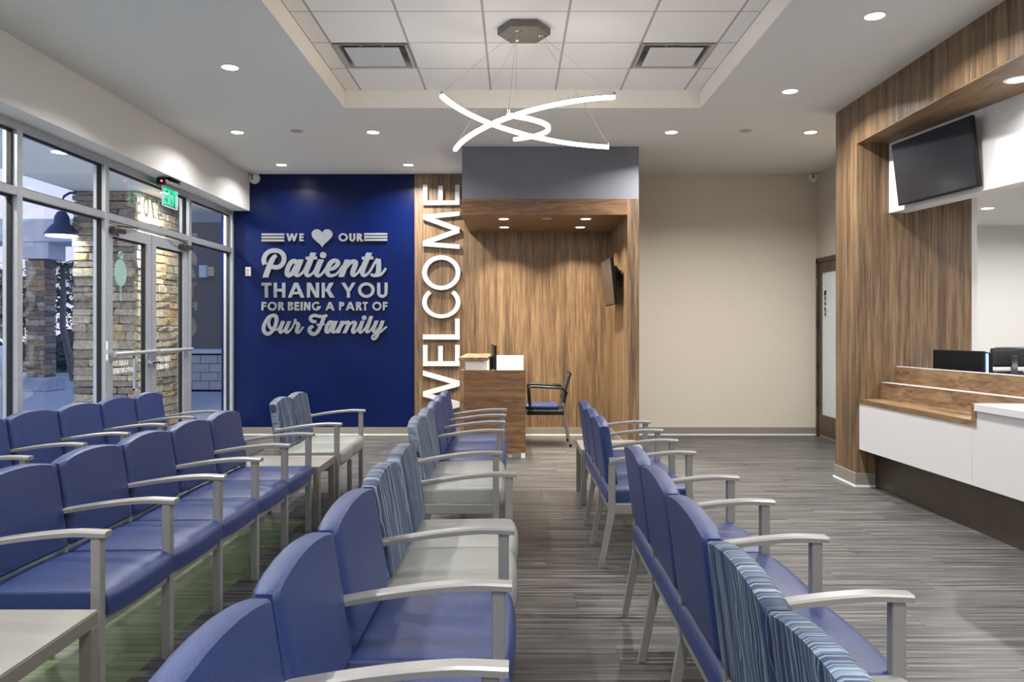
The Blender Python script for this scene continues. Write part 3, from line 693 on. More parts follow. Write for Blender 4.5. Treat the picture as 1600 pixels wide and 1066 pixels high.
# air diffusers
for c0, c1, lb in ((cols[1], cols[2], 'square plaque air diffuser in the tile ceiling left of the chandelier'), (cols[5], cols[6], 'square plaque air diffuser in the tile ceiling right of the chandelier')):
    y0, y1 = rows[2] + .01, rows[1] - .01; x0, x1 = c0 + .011, c1 - .011; cx, cy = (x0 + x1) / 2, (y0 + y1) / 2
    dfz = empty('air_diffuser', (cx, cy, ZT), label=lb, cat='vent')
    hw, hd = (x1 - x0) / 2, (y1 - y0) / 2
    fr = B(); rings = []
    for (k, z) in ((1.0, -.006), (.93, -.008), (.90, .0), (.86, .05), (.78, .12), (.6, .16)):
        rings.append([fr.b.verts.new((sx * hw * k, sy * hd * k, z)) for sx, sy in ((-1, -1), (1, -1), (1, 1), (-1, 1))])
    for i in range(len(rings) - 1):
        for k in range(4): fr.b.faces.new((rings[i][k], rings[i][(k + 1) % 4], rings[i + 1][(k + 1) % 4], rings[i + 1][k]))
    fr.b.faces.new(rings[-1])
    fr.build('cone', plain('vent_metal', (188, 188, 186), .3, .35, var=.02), dfz)
    B().box(-hw * .74, hw * .74, -hd * .74, hd * .74, -.012, -.004, .003).build('plaque', plain('vent_plaque', (222, 222, 224), .3, .0, var=.01), dfz)
    for sx in (-1, 1):
        for sy in (-1, 1): B().box(sx * .3 * hw - .01, sx * .3 * hw + .01, sy * .7 * hd - .004, sy * .7 * hd + .004, -.006, .16).build('bracket', 'grid', dfz)
    B().box(-hw * .58, hw * .58, -hd * .58, hd * .58, .15, .158).build('neck', 'black', dfz)
# ------------------------------------------------------------------ waiting room seating
def edge_list(a, b, r, n):
    inner = [a + r * k for k in (0, .08, .3, .6, 1)]
    mid = [a + r + (b - a - 2 * r) * i / n for i in range(1, n)]
    return inner + mid + [b - r * k for k in (1, .6, .3, .08, 0)]
def seat_bm(x0, x1, y0, y1, z0, z1):
    b = B(); rf, rs, rr = .048, .014, .03
    xs = edge_list(x0, x1, .05, 6); ys = edge_list(y0, y1, rs, 6)
    def drop(d, r): return 0 if d >= r else r - math.sqrt(max(0, r * r - (r - d) ** 2))
    def z(x, y):
        u = (x - x0) / (x1 - x0); v = 2 * (y - y0) / (y1 - y0) - 1
        c_ = .016 * (1 - v * v) * (1 - (2 * u - 1) ** 4)
        return z1 + c_ - max(drop(x1 - x, rf) * .85, drop(x - x0, rr), drop(y - y0, rs), drop(y1 - y, rs)) - .01 * (1 - u)
    def bow(x, y):
        u = (x - x0) / (x1 - x0); v = 2 * (y - y0) / (y1 - y0) - 1
        return x + u ** 4 * (.018 * (1 - abs(v) ** 3) - .008)
    g_ = [[b.b.verts.new((bow(x, y), y, z(x, y))) for y in ys] for x in xs]
    nx, ny = len(xs), len(ys)
    for i in range(nx - 1):
        for j in range(ny - 1): b.b.faces.new((g_[i][j], g_[i + 1][j], g_[i + 1][j + 1], g_[i][j + 1]))
    per = [g_[i][0] for i in range(nx)] + [g_[nx - 1][j] for j in range(1, ny)] + [g_[i][ny - 1] for i in range(nx - 2, -1, -1)] + [g_[0][j] for j in range(ny - 2, 0, -1)]
    lo = [b.b.verts.new((v.co.x, v.co.y, z0)) for v in per]; n = len(per)
    for i in range(n): b.b.faces.new((per[i], per[(i + 1) % n], lo[(i + 1) % n], lo[i]))
    b.b.faces.new(lo); return b
def back_bm(y0, y1):
    b = B(); ss = [0, .03, .1, .2, .35, .5, .65, .8, .9, .97, 1]; tt = [0, .03, .1, .25, .4, .55, .7, .85, .94, .985, 1]
    def P(s_, t_, side):
        v = 2 * s_ - 1; ztop = .846 + .034 * (1 - abs(v) ** 2.2); z = .492 + (ztop - .492) * t_
        xc = -.493 - .052 * (z - .49) / .36 - .006 * math.sin(math.pi * t_) * 0
        e = min(s_ / .03, (1 - s_) / .03, t_ / .03, (1 - t_) / .015, 1.0)
        th = (.036 - .006 * t_) * (.62 + .38 * math.sqrt(max(0, 1 - (1 - e) ** 2)))
        bul = .007 * (1 - v * v) * math.sin(math.pi * min(1, t_ * .95 + .05)) if side > 0 else 0
        return (xc + side * th + bul, y0 + (y1 - y0) * s_, z)
    Fg = [[b.b.verts.new(P(s_, t_, 1)) for t_ in tt] for s_ in ss]; Bg = [[b.b.verts.new(P(s_, t_, -1)) for t_ in tt] for s_ in ss]
    n, m = len(ss), len(tt)
    for G in (Fg, Bg):
        for i in range(n - 1):
            for j in range(m - 1): b.b.faces.new((G[i][j], G[i + 1][j], G[i + 1][j + 1], G[i][j + 1]))
    for i in range(n - 1):
        b.b.faces.new((Fg[i][0], Fg[i + 1][0], Bg[i + 1][0], Bg[i][0])); b.b.faces.new((Fg[i][-1], Bg[i][-1], Bg[i + 1][-1], Fg[i + 1][-1]))
    for j in range(m - 1):
        b.b.faces.new((Fg[0][j], Bg[0][j], Bg[0][j + 1], Fg[0][j + 1])); b.b.faces.new((Fg[-1][j], Fg[-1][j + 1], Bg[-1][j + 1], Bg[-1][j]))
    return b
def arm_me():
    b = B(); n = 14; rings = []
    for i in range(n + 1):
        t_ = i / n; x = .003 - .523 * t_
        zt = .703 - .055 * max(0, (t_ - .18) / .82) ** 1.55 - .004 * max(0, (.18 - t_) / .18)
        w_ = .026; th = .021
        sec = ((-w_, -th), (w_, -th), (w_, -.006), (w_ - .006, 0), (-w_ + .006, 0), (-w_, -.006))
        rings.append([b.b.verts.new((x, q[0], zt + q[1])) for q in sec])
    for i in range(n):
        for k in range(6): b.b.faces.new((rings[i][k], rings[i][(k + 1) % 6], rings[i + 1][(k + 1) % 6], rings[i + 1][k]))
    b.b.faces.new(rings[0]); b.b.faces.new(rings[-1])
    return b.mesh('armrest', 'silver', 35)
ARM = arm_me()
FLEG = B().box(-.056, -.018, -.019, .019, 0, .688, .003).mesh('leg', 'silver')
FLEG_S = B().box(-.056, -.018, -.017, .017, 0, .335, .003).mesh('leg', 'silver')
RLEG = B().prism([(-.482, .66), (-.482, .335), (-.552, 0), (-.582, 0), (-.520, .335), (-.520, .66)], 1, -.017, .017, .003).mesh('leg', 'silver')
RLEG_S = B().prism([(-.482, .385), (-.482, .335), (-.552, 0), (-.582, 0), (-.520, .335), (-.520, .385)], 1, -.017, .017, .003).mesh('leg', 'silver')
RLEG_M = B().prism([(-.482, .50), (-.482, .335), (-.552, 0), (-.582, 0), (-.520, .335), (-.520, .50)], 1, -.017, .017, .003).mesh('leg', 'silver')
SIDE = B().box(-.49, -.05, -.012, .012, .325, .384, .003).mesh('seat_rail', 'silver')
def seating(label, arms, x_first, x_last, kinds, noarm=(), group='linked waiting room seating'):
    """arms: distances of the dividing arms along the row, nearest first; kinds: 'b' blue seat, 'p' striped back and grey seat"""
    y_a, y_b = arms[0], arms[-1]; L = math.hypot(y_b - y_a, x_last - x_first)
    rz = -math.atan2(x_last - x_first, y_b - y_a)
    mid = L / 2; c0 = Vector((-.30, mid, 0))
    rot = Matrix.Rotation(rz, 4, 'Z')
    loc = Vector((x_first, y_a, 0)) + rot @ c0
    e_ = empty('linked_seating', loc, rz, label, 'chairs', group)
    k = L / (y_b - y_a); P = [(a - y_a) * k - mid for a in arms]
    off = Vector((.30, 0, 0))
    def put(name, me, y): return link(name, me, e_, loc=off + Vector((0, y, 0)))
    n = len(kinds)
    for i, kd in enumerate(kinds):
        a, b_ = P[i], P[i + 1]
        la, lb = (i in noarm), (i + 1 in noarm)
        sa = a + (.021 if i == 0 else .002); sb = b_ - (.021 if i == n - 1 else .002)
        st_ = seat_bm(-.528, .0, sa, sb, .385, .474).build('seat', 'blue' if kd == 'b' else 'grey_vinyl', e_, 50); st_.location = off
        bk = back_bm(a + (.003 if la else .019 if i == 0 else .013), b_ - (.003 if lb else .019 if i == n - 1 else .013)).build('backrest', 'blue' if kd == 'b' else 'pattern', e_, 50); bk.location = off
        for q0, q1 in ((-.052, -.030), (-.516, -.490)):
            rl = B().box(q0, q1, a, b_, .338, .383, .002).build('seat_rail', 'silver', e_); rl.location = off
    for i, y in enumerate(P):
        if i in noarm: put('leg', FLEG_S, y); put('leg', RLEG_S, y)
        else: put('leg', FLEG, y); put('leg', RLEG if i in (0, n) else RLEG_M, y); put('armrest', ARM, y)
        put('seat_rail', SIDE, y)
    return e_
seating('row of blue vinyl linked chairs along the storefront windows, left edge', [3.99, 4.526, 5.045, 5.556, 6.067, 6.555, 7.016], -2.835, -2.65, 'bbbbbb')
seating('five blue linked chairs between the grey tables, front row by the window row', [2.860, 3.405, 3.945, 4.470, 5.0, 5.526], -1.487, -1.42, 'bbbbb')
seating('linked chairs with two striped backs and blue seats, nearest in the middle', [1.14, 1.726, 2.281, 2.903, 3.455, 4.004], -.022, .009, 'bbbpp', (4,))
seating('linked chairs with striped pair and three blue seats before the wood kiosk', [4.698, 5.215, 5.729, 6.245, 6.733, 7.197], -.075, -.075, 'ppbbb', (1,))
seating('linked chairs on the right seen from behind, striped backs nearest', [1.09, 1.64, 2.19, 2.791, 3.376, 3.921], 1.098, 1.119, 'ppbbb', (1,))
seating('three blue linked chairs seen from behind beside the far small table', [4.704, 5.209, 5.723, 6.245], 1.086, 1.081, 'bbb')
seating('two-seat striped chair with grey seats in front of the blue wall', [6.113, 6.61, 7.116], -1.352, -1.361, 'pp', (1,))

def table(x0, x1, y0, y1, h, label):
    e_ = empty('side_table', ((x0 + x1) / 2, (y0 + y1) / 2, 0), 0, label, 'table', 'small waiting room tables')
    wx, wy = (x1 - x0) / 2, (y1 - y0) / 2
    B().box(-wx + .002, wx - .002, -wy + .002, wy - .002, h - .006, h, .002).build('table_top', 'table_top', e_)
    B().box(-wx, wx, -wy, wy, h - .055, h - .006, .002).build('table_apron', 'table_frame', e_)
    for sx in (-1, 1):
        for sy in (-1, 1):
            a, b_ = sorted((sx * wx, sx * (wx - .045))); c_, d_ = sorted((sy * wy, sy * (wy - .045)))
            B().box(a, b_, c_, d_, 0, h - .055, .002).build('leg', 'table_frame', e_)
    return e_
table(-2.0, -1.392, 5.575, 6.07, .452, 'light topped grey side table between blue row and striped two-seater')
table(-2.05, -1.466, 2.21, 2.755, .450, 'grey side table cut off at the lower left corner')
table(.545, 1.07, 6.38, 6.93, .45, 'grey side table behind the far right chairs near the alcove')
sh = empty('sign_holder', (.84, 6.62, .45), 0, 'clear slanted acrylic brochure holder on the far right side table', 'holder')
B().prism([(-.10, 0), (.08, 0), (.08, .004), (-.094, .004)], 1, -.11, .11).build('foot_plate', 'acrylic', sh)
B().prism([(-.02, .004), (-.015, .004), (-.095, .19), (-.10, .19)], 1, -.11, .11).build('slant_sheet', 'acrylic', sh)
B().tube([(-.02, -.11, .006), (-.1, -.11, .19), (-.1, .11, .19), (-.02, .11, .006)], .0022, 5).build('rim', 'white_line', sh)

# ------------------------------------------------------------------ reception desk
fx = lambda d: 3.126 + .045 * (7.095 - d); rx1 = lambda d: 3.335 + .135 * (7.095 - d); rx2 = lambda d: 3.463 + .15 * (7.095 - d)
YE, YS, Y7 = 1.4, 5.47, 7.095
desk = empty('reception_desk', (3.5, 4.5, 0), 0, 'stepped white and walnut reception desk below the wood portal', 'desk')
def dk(b, name, mat): return lift(b.build(name, mat, desk))
dk(B().prism([(3.275, Y7 + .0), (3.30, YE), (4.1, YE), (4.1, Y7)], 2, 0, .345), 'kick_base', 'taupe')
dk(B().prism([(fx(Y7), Y7), (fx(YS), YS), (fx(YS) + .5, YS), (fx(Y7) + .5, Y7)], 2, .342, .757), 'low_front', 'laminate_white')
dk(B().prism([(fx(Y7) - .006, Y7), (fx(YS) - .006, YS), (rx1(YS) + .01, YS), (rx1(Y7) + .01, Y7)], 2, .757, .798), 'bench_ledge', 'wood_y')
dk(B().prism([(fx(YS) - .006, YS), (fx(YS) - .006, YS - .05), (rx1(YS), YS - .05), (rx1(YS), YS)], 2, .757, .917), 'end_liner', 'wood_y')
dk(B().prism([(fx(YS - .003), YS - .003), (fx(YE), YE), (fx(YE) + .5, YE), (fx(YS) + .5, YS - .003)], 2, .342, .868), 'high_front', 'laminate_white')
dk(B().prism([(fx(YS) - .016, YS - .051), (fx(YE) - .018, YE), (rx2(YE), YE), (rx2(YS), YS - .051)], 2, .868, .915), 'ledge_slab', 'laminate_white')
dk(B().prism([(rx1(Y7), Y7), (rx1(YE), YE), (rx1(YE) + .03, YE), (rx1(Y7) + .03, Y7)], 2, .70, .945), 'riser', 'wood_y')
dk(B().prism([(rx1(Y7) - .002, Y7), (rx1(YE) - .002, YE), (rx1(YE) + .055, YE), (rx1(Y7) + .055, Y7)], 2, .945, .951), 'step_cap', 'laminate_white')
dk(B().prism([(rx1(Y7) + .055, Y7), (rx1(YE) + .055, YE), (rx2(YE), YE), (rx2(Y7), Y7)], 2, .935, .945), 'step_top', 'wood_y')
dk(B().prism([(rx2(Y7), Y7), (rx2(YE), YE), (rx2(YE) + .03, YE), (rx2(Y7) + .03, Y7)], 2, .70, 1.09), 'riser', 'wood_y')
dk(B().prism([(rx2(Y7) - .002, Y7), (rx2(YE) - .002, YE), (rx2(YE) + .034, YE), (rx2(Y7) + .034, Y7)], 2, 1.09, 1.096), 'step_cap', 'laminate_white')
dk(B().prism([(rx2(Y7) + .03, Y7), (rx2(YE) + .03, YE), (rx2(YE) + .7, YE), (rx2(Y7) + .68, Y7)], 2, .72, .75), 'worktop', 'laminate_white')
dk(B().box(4.05, 4.09, 1.5, Y7, 0, .72), 'back_panel', 'laminate_white')

def monitor(name, loc, rz, w_, h_, label, base_z, lit=False, cat='monitor'):
    e_ = empty(name, loc, rz, label, cat); zc = h_ / 2
    B().box(-w_ / 2, w_ / 2, -.012, .018, base_z, base_z + h_, .006).build('back_shell', 'black', e_)
    B().box(-w_ / 2 + .01, w_ / 2 - .01, .018, .020, base_z + .012, base_z + h_ - .01).build('display', 'screen_lit' if lit else 'screen', e_)
    B().box(-.03, .03, -.045, -.012, .02, base_z + h_ * .5).build('stand_neck', 'black', e_)
    B().lathe([(.11, 0), (.11, .012), (.05, .018)], (0, -.03, 0), 20).build('stand_foot', 'black', e_, 40)
    return e_
monitor('desk_monitor', (3.80, 6.70, .75), R(-72.7), .52, .32, 'black monitor back rising behind the reception desk counter', .18)
monitor('desk_monitor', (3.965, 6.56, .75), R(67), .40, .31, 'monitor with bluish lit screen edge beside the black one on the desk', .18, True)

def office_chair(loc, rz, label):
    e_ = empty('office_chair', loc, rz, label, 'chair', 'office chairs behind the desk')
    B().box(-.25, .25, -.24, .24, .46, .55, .035, 3).build('seat', 'leather', e_, 50)
    bk = B()
    prof = [(-.22, .66), (-.24, .74), (-.245, .90), (-.23, 1.0)]
    bk.box(-.23, .23, -.30, -.235, .68, 1.03, .03, 3).build('backrest', 'leather', e_, 50)
    B().box(-.21, .21, -.315, -.245, 1.07, 1.26, .035, 3).build('headrest', 'leather', e_, 50)
    B().box(-.035, .035, -.335, -.310, .60, 1.18, .006).build('back_bar', 'chrome', e_)
    for sx in (-1, 1):
        B().tube([(sx * .24, -.22, .52), (sx * .30, -.22, .58), (sx * .30, -.2, .72), (sx * .30, .08, .74), (sx * .3, .12, .66), (sx * .25, .12, .5)], .014, 8).build('armrest', 'chrome', e_, 60)
    B().tube([(0, 0, .46), (0, 0, .12)], .03, 10).build('gas_column', 'chrome', e_, 40)
    for k in range(5):
        a = 2 * math.pi * k / 5
        lg = B().tube([(0, 0, .12), (.30 * math.cos(a), .30 * math.sin(a), .075)], [.03, .018], 6).build('base_spoke', 'chrome', e_)
        B().lathe([(.03, -.02), (.03, .02)], (.30 * math.cos(a), .30 * math.sin(a), .03), 10, 'X').build('caster', 'black', lg)
    return e_
office_chair((4.70, 7.75, 0), R(8), 'black leather office chair with chrome bar right of the monitor')
office_chair((5.16, 7.1, 0), R(20), 'black office chair cut by the right picture edge behind the desk')

# television on the white bulkhead
def tv(loc, rz, tilt, w_, h_, label, name='television'):
    e_ = empty(name, loc, rz, label, 'television')
    p = empty('panel_group'); bpy.data.objects.remove(p)
    rot = Matrix.Rotation(tilt, 4, 'X')
    def add(b, nm, mat): o = b.build(nm, mat, e_); o.matrix_local = rot; return o
    fr = add(B().box(-w_ / 2, w_ / 2, -.02, .02, -h_ / 2, h_ / 2, .005), 'bezel', 'black')
    add(B().box(-w_ / 2 + .01, w_ / 2 - .01, -.0215, -.0200, -h_ / 2 + .014, h_ / 2 - .01), 'display', 'screen')
    add(B().box(-w_ * .3, w_ * .3, .02, .045, -h_ * .35, h_ * .25, .005), 'rear_housing', 'black')
    return e_
tx = 6.40; a_t = math.atan2(.143, 1)
t1 = tv((bx(tx) - .07, tx, 2.785), R(-90) - a_t * -1, R(7), .97, .54, 'large dark flat television tilted on the white bulkhead above the desk')
B().box(-.12, .12, .04, .07, -.1, .1).build('wall_bracket', 'black', t1)
t2 = tv((1.165, 9.62, 2.0), R(-88.5), R(6), .80, .56, 'small tilted television on a black bracket inside the wood alcove')
B().box(.06, .16, .04, .075, -.10, .20, .008).build('wall_bracket', 'black', t2)
B().box(.09, .13, .07, .10, .02, .17, .006).build('bracket_arm', 'black', t2)
B().box(.02, .20, .10, .121, -.06, .14, .004).build('bracket_plate', 'black', t2)
B().tube([(.11, .06, -.10), (.12, .075, -.20)], .008, 6).build('cable', 'grid', t2)

# ------------------------------------------------------------------ check-in kiosk and its chair
kd = empty('check_in_desk', (-.23, 9.4, 0), 0, 'small walnut check-in kiosk desk standing under the alcove header', 'desk')
def kk(b, name, mat): return lift(b.build(name, mat, kd))
kk(B().box(-.56, .122, 8.67, 8.70, .055, .975), 'end_panel', 'wood_x')
kk(B().box(-.60, -.562, 8.67, 10.14, .055, .975), 'front_panel', 'wood_y')
kk(B().box(-.33, .115, 10.12, 10.15, .055, 1.088), 'end_panel', 'laminate_white')
kk(B().box(-.56, .11, 8.70, 10.12, .72, .75), 'worktop', 'laminate_white')
kk(B().box(-.555, -.335, 8.82, 10.12, .75, 1.075), 'riser_box', 'laminate_white')
kk(B().box(-.625, -.30, 8.79, 10.16, 1.075, 1.112, .003), 'transaction_top', 'wood_y')
for x, y in ((-.05, 8.72), (.095, 8.68), (.09, 10.08), (-.58, 10.08), (-.575, 8.69)):
    kk(B().box(x - .022, x + .022, y - .01, y + .035, 0, .055), 'leveling_foot', 'white')
monitor('kiosk_monitor', (-.25, 9.25, .75), R(-84), .46, .30, 'dark monitor seen edge-on on the kiosk beside its walnut top', .20)

gc = empty('guest_chair', (.38, 9.71, 0), 0, 'black mesh-back armchair with blue seat at the kiosk', 'chair')
B().box(-.27, .24, -.24, .24, .385, .455, .025, 2).build('seat_pan', 'black', gc, 50)
B().box(-.26, .16, -.225, .225, .455, .505, .02, 3).build('seat', 'blue', gc, 50)
bp = B()
for (a, b_) in (((.205, .52), (.285, .875)),):
    bp.prism([(a[0], a[1]), (a[0] + .03, a[1]), (.262, .70), (b_[0] + .025, b_[1]), (b_[0] - .01, b_[1]), (.225, .70)], 1, -.22, .22, .006)
bp.build('backrest', 'mesh_black', gc)
B().tube([(.30, -.23, .885), (.305, 0, .892), (.30, .23, .885)], .014, 8).build('back_rim', 'black', gc, 60)
for sy in (-1, 1):
    y = sy * .245
    B().tube([(.21, y, .54), (.25, y, .66), (.20, y, .715), (-.16, y, .735), (-.21, y, .72), (-.19, y, .46)], .019, 8).build('armrest', 'black', gc, 60)
    B().tube([(.20, y * .92, .56), (.225, y * .95, .42), (.295, y, .03)], .012, 8).build('leg', 'chrome', gc, 60)
    B().tube([(-.24, y * .95, .43), (-.29, y, .03)], .012, 8).build('leg', 'chrome', gc, 60)
    for x in (.297, -.292): B().lathe([(.016, 0), (.018, .035)], (x, y, 0), 10).build('foot_cap', 'black', gc, 40)

# ------------------------------------------------------------------ fittings
def dome(x, y, z, rz, label):
    e_ = empty('security_camera', (x, y, z), rz, label, 'camera')
    B().lathe([(.074, 0), (.074, -.03), (.062, -.05)], (0, 0, 0), 24, 'Y').build('housing', 'white', e_, 40)
    B().lathe([(.048, -.045), (.046, -.075), (.03, -.095), (.008, -.10)], (0, 0, 0), 20, 'Y').build('eyeball', 'white', e_, 60)
    for dz in (.017, -.017): B().lathe([(.013, -.09), (.013, -.104)], (0, 0, dz), 12, 'Y').build('lens', 'black', e_)
dome(px(398, 279, YB).x, YB, px(398, 279, YB).z, 0, 'white eyeball security camera in the corner above the blue wall')
dome(px(1274, 277, YB).x - .02, YB, px(1274, 277, YB).z, R(-25), 'white eyeball security camera in the corner of the beige wall')
p_ = px(388, 424.5, YB); th_ = empty('wall_keypad', (p_.x, YB, p_.z), 0, 'small white control box on the blue wall near the window', 'control')
B().box(-.035, .035, -.02, 0, -.06, .06, .004).build('cover', 'white', th_); B().box(-.02, .02, -.022, -.02, .0, .035).build('display', 'grid', th_)
for k in range(3): B().box(-.02 + .015 * k, -.010 + .015 * k, -.023, -.02, -.04, -.015).build('key', 'grid', th_)

ex = empty('exit_sign', (-3.66, 8.30, 3.02), 0, 'green edge-lit exit sign hanging under the soffit above the entrance', 'exit sign')
B().box(-.06, .06, -.12, .12, -.02, 0).build('mount_plate', 'black', ex)
B().box(-.045, .045, -.19, .19, -.085, -.02, .02, 2).build('housing', 'table_frame', ex, 50)
B().box(-.05, .05, -.212, -.19, -.095, -.012, .01).build('end_cap', 'black', ex)
B().lathe([(.010, -.216), (.010, -.211)], (.01, 0, -.055), 10, 'Y').build('test_light', 'red_led', ex)
B().box(-.004, .004, -.175, .185, -.30, -.085).build('panel', 'acrylic', ex)
rm = B()
for q in ((-.175, .185, -.302, -.292), (-.175, .185, -.095, -.085), (-.177, -.167, -.302, -.085), (.177, .187, -.302, -.085)): rm.box(-.006, .006, *q)
rm.build('panel_rim', 'exit_plate', ex)
word('EXIT', ex, Vector((.0042, -.155, -.28)), Vector((0, 1, 0)), UZ, Vector((1, 0, 0)), .32, .17, .2, 'exit_green', .003, .2, True, 'letter')
mt = B().box(-3.72, -2.97, 7.35, 9.28, 0.0, .012, .003).build('entrance_mat', 'mat', label='dark entrance mat on the floor inside the double doors', cat='mat')

# ------------------------------------------------------------------ outside
gr = B().box(-60, -3.95, -12, 70, -.2, -.02).build('ground', 'concrete', kind=S)
B().box(-3.95, 12, YB + .2, 70, -.2, -.02).build('ground', 'concrete', kind=S)
can_ = B().box(-5.66, -3.95, Y0, 13.0, 3.2, 3.75).build('entrance_canopy', 'ext_white', label='flat pale canopy over the entrance walk outside the windows', cat='canopy')
B().box(-3.95, -3.80, YB + .2, 18, -.02, 4.6).build('wall_exterior_side', 'stucco', kind=S)
wx_ = B().box(-9.2, -3.8, 18.0, 18.3, .9, 5.2).build('wall_exterior', 'stucco', kind=S)
B().box(-9.2, -3.8, 17.90, 18.0, .86, .96).build('ledge', 'ext_white', wx_)
B().box(-9.2, -3.8, 18.0, 18.3, -.02, .9).build('block_core', 'mortar', wx_)
blk = B().box(0, .39, 0, .06, 0, .19, .008).mesh('block', 'block')
for r_ in range(4):
    for c_ in range(13): link('block', blk, wx_, loc=(-9.0 + c_ * .4 - (.2 if r_ % 2 else 0), 17.94, .03 + r_ * .2))
lb_ = empty('wall_lantern', (-7.13, 18.0, 2.74), 0, 'small pale box lamp on the grey outside wall', 'lamp')
B().box(-.09, .09, -.12, 0, -.14, .14, .01).build('housing', 'ext_white', lb_); B().box(-.07, .07, -.125, -.12, -.12, .02).build('diffuser', 'frost', lb_)

def jstone(seed):
    rnd = random.Random(seed); b = B().box(0, 1, 0, 1, 0, 1, .09)
    for v in b.b.verts:
        v.co += Vector((rnd.uniform(-.03, .03), rnd.uniform(-.16, .10) if v.co.y < .5 else 0, rnd.uniform(-.05, .05)))
    return b.mesh('stone', 'stone')
SM = [jstone(i) for i in range(7)]
def stone_face(parent, o, ux, width, height, z0, course, length, depth, seed):
    rnd = random.Random(seed); z = z0; ang = math.atan2(ux.y, ux.x)
    while z < height - .02:
        h = min(rnd.choice(course), height - z); x = -rnd.uniform(0, .04)
        while x < width - .02:
            l = rnd.uniform(*length)
            if width - x - l < .1: l = width - x
            s_ = link('stone', rnd.choice(SM), parent, loc=Vector((o.x, o.y, 0)) + ux * x + Vector((0, 0, z)))
            s_.rotation_euler = (0, 0, ang); s_.scale = (l - .008, depth * rnd.uniform(.7, 1.25), h - .007)
            x += l
        z += h
def pier(name, x0, x1, y0, y1, h, label, course, length, seed):
    e_ = empty(name, ((x0 + x1) / 2, (y0 + y1) / 2, -.02), 0, label, 'pillar')
    c_ = B().box(x0 + .03, x1 - .03, y0 + .03, y1 - .03, -.02, h).build('core', 'mortar', e_); lift(c_)
    q = empty('x'); bpy.data.objects.remove(q)
    def face(o, ux, width, sd):
        n0 = set(e_.children)
        stone_face(e_, o, ux, width, h, 0, course, length, .05, sd)
        for s_ in e_.children:
            if s_ not in n0: s_.location -= Vector(e_.location) - Vector((0, 0, 0))
    face(Vector((x0, y0 - .012, 0)), Vector((1, 0, 0)), x1 - x0, seed)
    face(Vector((x1 + .012, y0, 0)), Vector((0, 1, 0)), y1 - y0, seed + 1)
    return e_
pier('stone_pier', -5.64, -4.83, 10.03, 11.25, 3.2, 'stacked ledge-stone pier right outside the entrance doors', (.075, .09, .105, .12), (.18, .42), 3)
fp = pier('stone_pillar', -11.3, -10.85, 18.1, 18.5, 3.04, 'distant stone pillar carrying the pale carport beam', (.10, .12, .14), (.25, .45), 11)
lift(B().box(-11.45, -10.70, 17.95, 18.65, -.02, .30, .02).build('plinth', 'concrete', fp))
lift(B().box(-11.42, -10.70, 17.95, 18.65, 3.04, 3.42, .01).build('capital', 'ext_white', fp))
B().box(-16.0, -9.6, 17.9, 19.0, 3.42, 3.95, .02).build('carport_beam', 'ext_white', label='pale horizontal carport beam above the distant stone pillar', cat='beam')

gl_ = empty('gooseneck_lamp', (-5.76, 9.95, 2.62), 0, 'dark blue barn lamp on a bent arm outside the window', 'lamp')
B().lathe([(.205, 0), (.20, .02), (.13, .12), (.095, .15), (.085, .24), (.05, .30), (.02, .31), (.02, .36)], (0, 0, 0), 28).build('shade', 'shade_blue', gl_, 40)
B().lathe([(.185, -.012), (.185, -.002)], (0, 0, 0), 24).build('lens', emit('barn_lens', (255, 250, 230), 6.0), gl_)
B().tube([(0, 0, .35), (0, 0, .43), (.03, .0, .50), (.09, .02, .545), (.16, .05, .555)], .017, 8).build('arm', 'shade_blue', gl_, 60)
lamp('bulb', (0, 0, -.02), 12, .3, gl_, (1, .95, .85), 150)
for x, y, wt, lb in ((-4.52, 7.79, 25, 'round light in the canopy ceiling seen through the upper window'), (-4.50, 10.15, 95, 'round canopy light beside the stone pier behind the exit sign'), (-4.52, 5.4, 40, 'round canopy light added outside the second window, just out of view, to brighten the canopy'), (-4.52, 3.0, 40, 'round canopy light added outside the nearer windows, out of view, to brighten the canopy'), (-4.52, .6, 40, 'round canopy light added outside beside the viewer, out of view, to brighten the canopy')):  # the out-of-view ones are added to brighten the canopy underside
    downlight(x, y, 3.2, lb, wt, sc=1.15, col=(1, .93, .78), spread=165)

# planting and a parked car
def foliage(b, n, c, rad, size, rnd):
    for i in range(n):
        d = Vector((rnd.gauss(0, 1), rnd.gauss(0, 1), rnd.gauss(0, 1))).normalized() * (rnd.random() ** .4)
        p = c + Vector((d.x * rad[0], d.y * rad[1], d.z * rad[2])); u = Vector((rnd.uniform(-1, 1), rnd.uniform(-1, 1), rnd.uniform(-.4, 1))).normalized()
        v = u.cross(Vector((rnd.uniform(-1, 1), rnd.uniform(-1, 1), rnd.uniform(-1, 1)))).normalized(); L = size * rnd.uniform(.6, 1.3)
        q = [p, p + u * L * .5 + v * L * .22, p + u * L, p + u * L * .5 - v * L * .22]
        b.b.faces.new([b.b.verts.new(k) for k in q])
def bush(x, y, r, h, label, n=700, seed=1):
    rnd = random.Random(seed); e_ = empty('shrub', (x, y, 0), 0, label, 'shrub')
    b = B(); foliage(b, n, Vector((0, 0, h * .52)), (r, r, h * .5), .16, rnd); b.build('foliage', 'leaf', e_)
    for k in range(3): B().tube([(0, 0, -.02), (rnd.uniform(-.2, .2), rnd.uniform(-.2, .2), h * .5)], .02, 5).build('stem', 'trunk', e_)
bush(-11.4, 22.6, .9, 1.15, 'low green shrub between the palm and the distant pillar', seed=2)
bush(-14.2, 23.6, .9, 1.1, 'rounded shrub beside the parked dark car', seed=3)
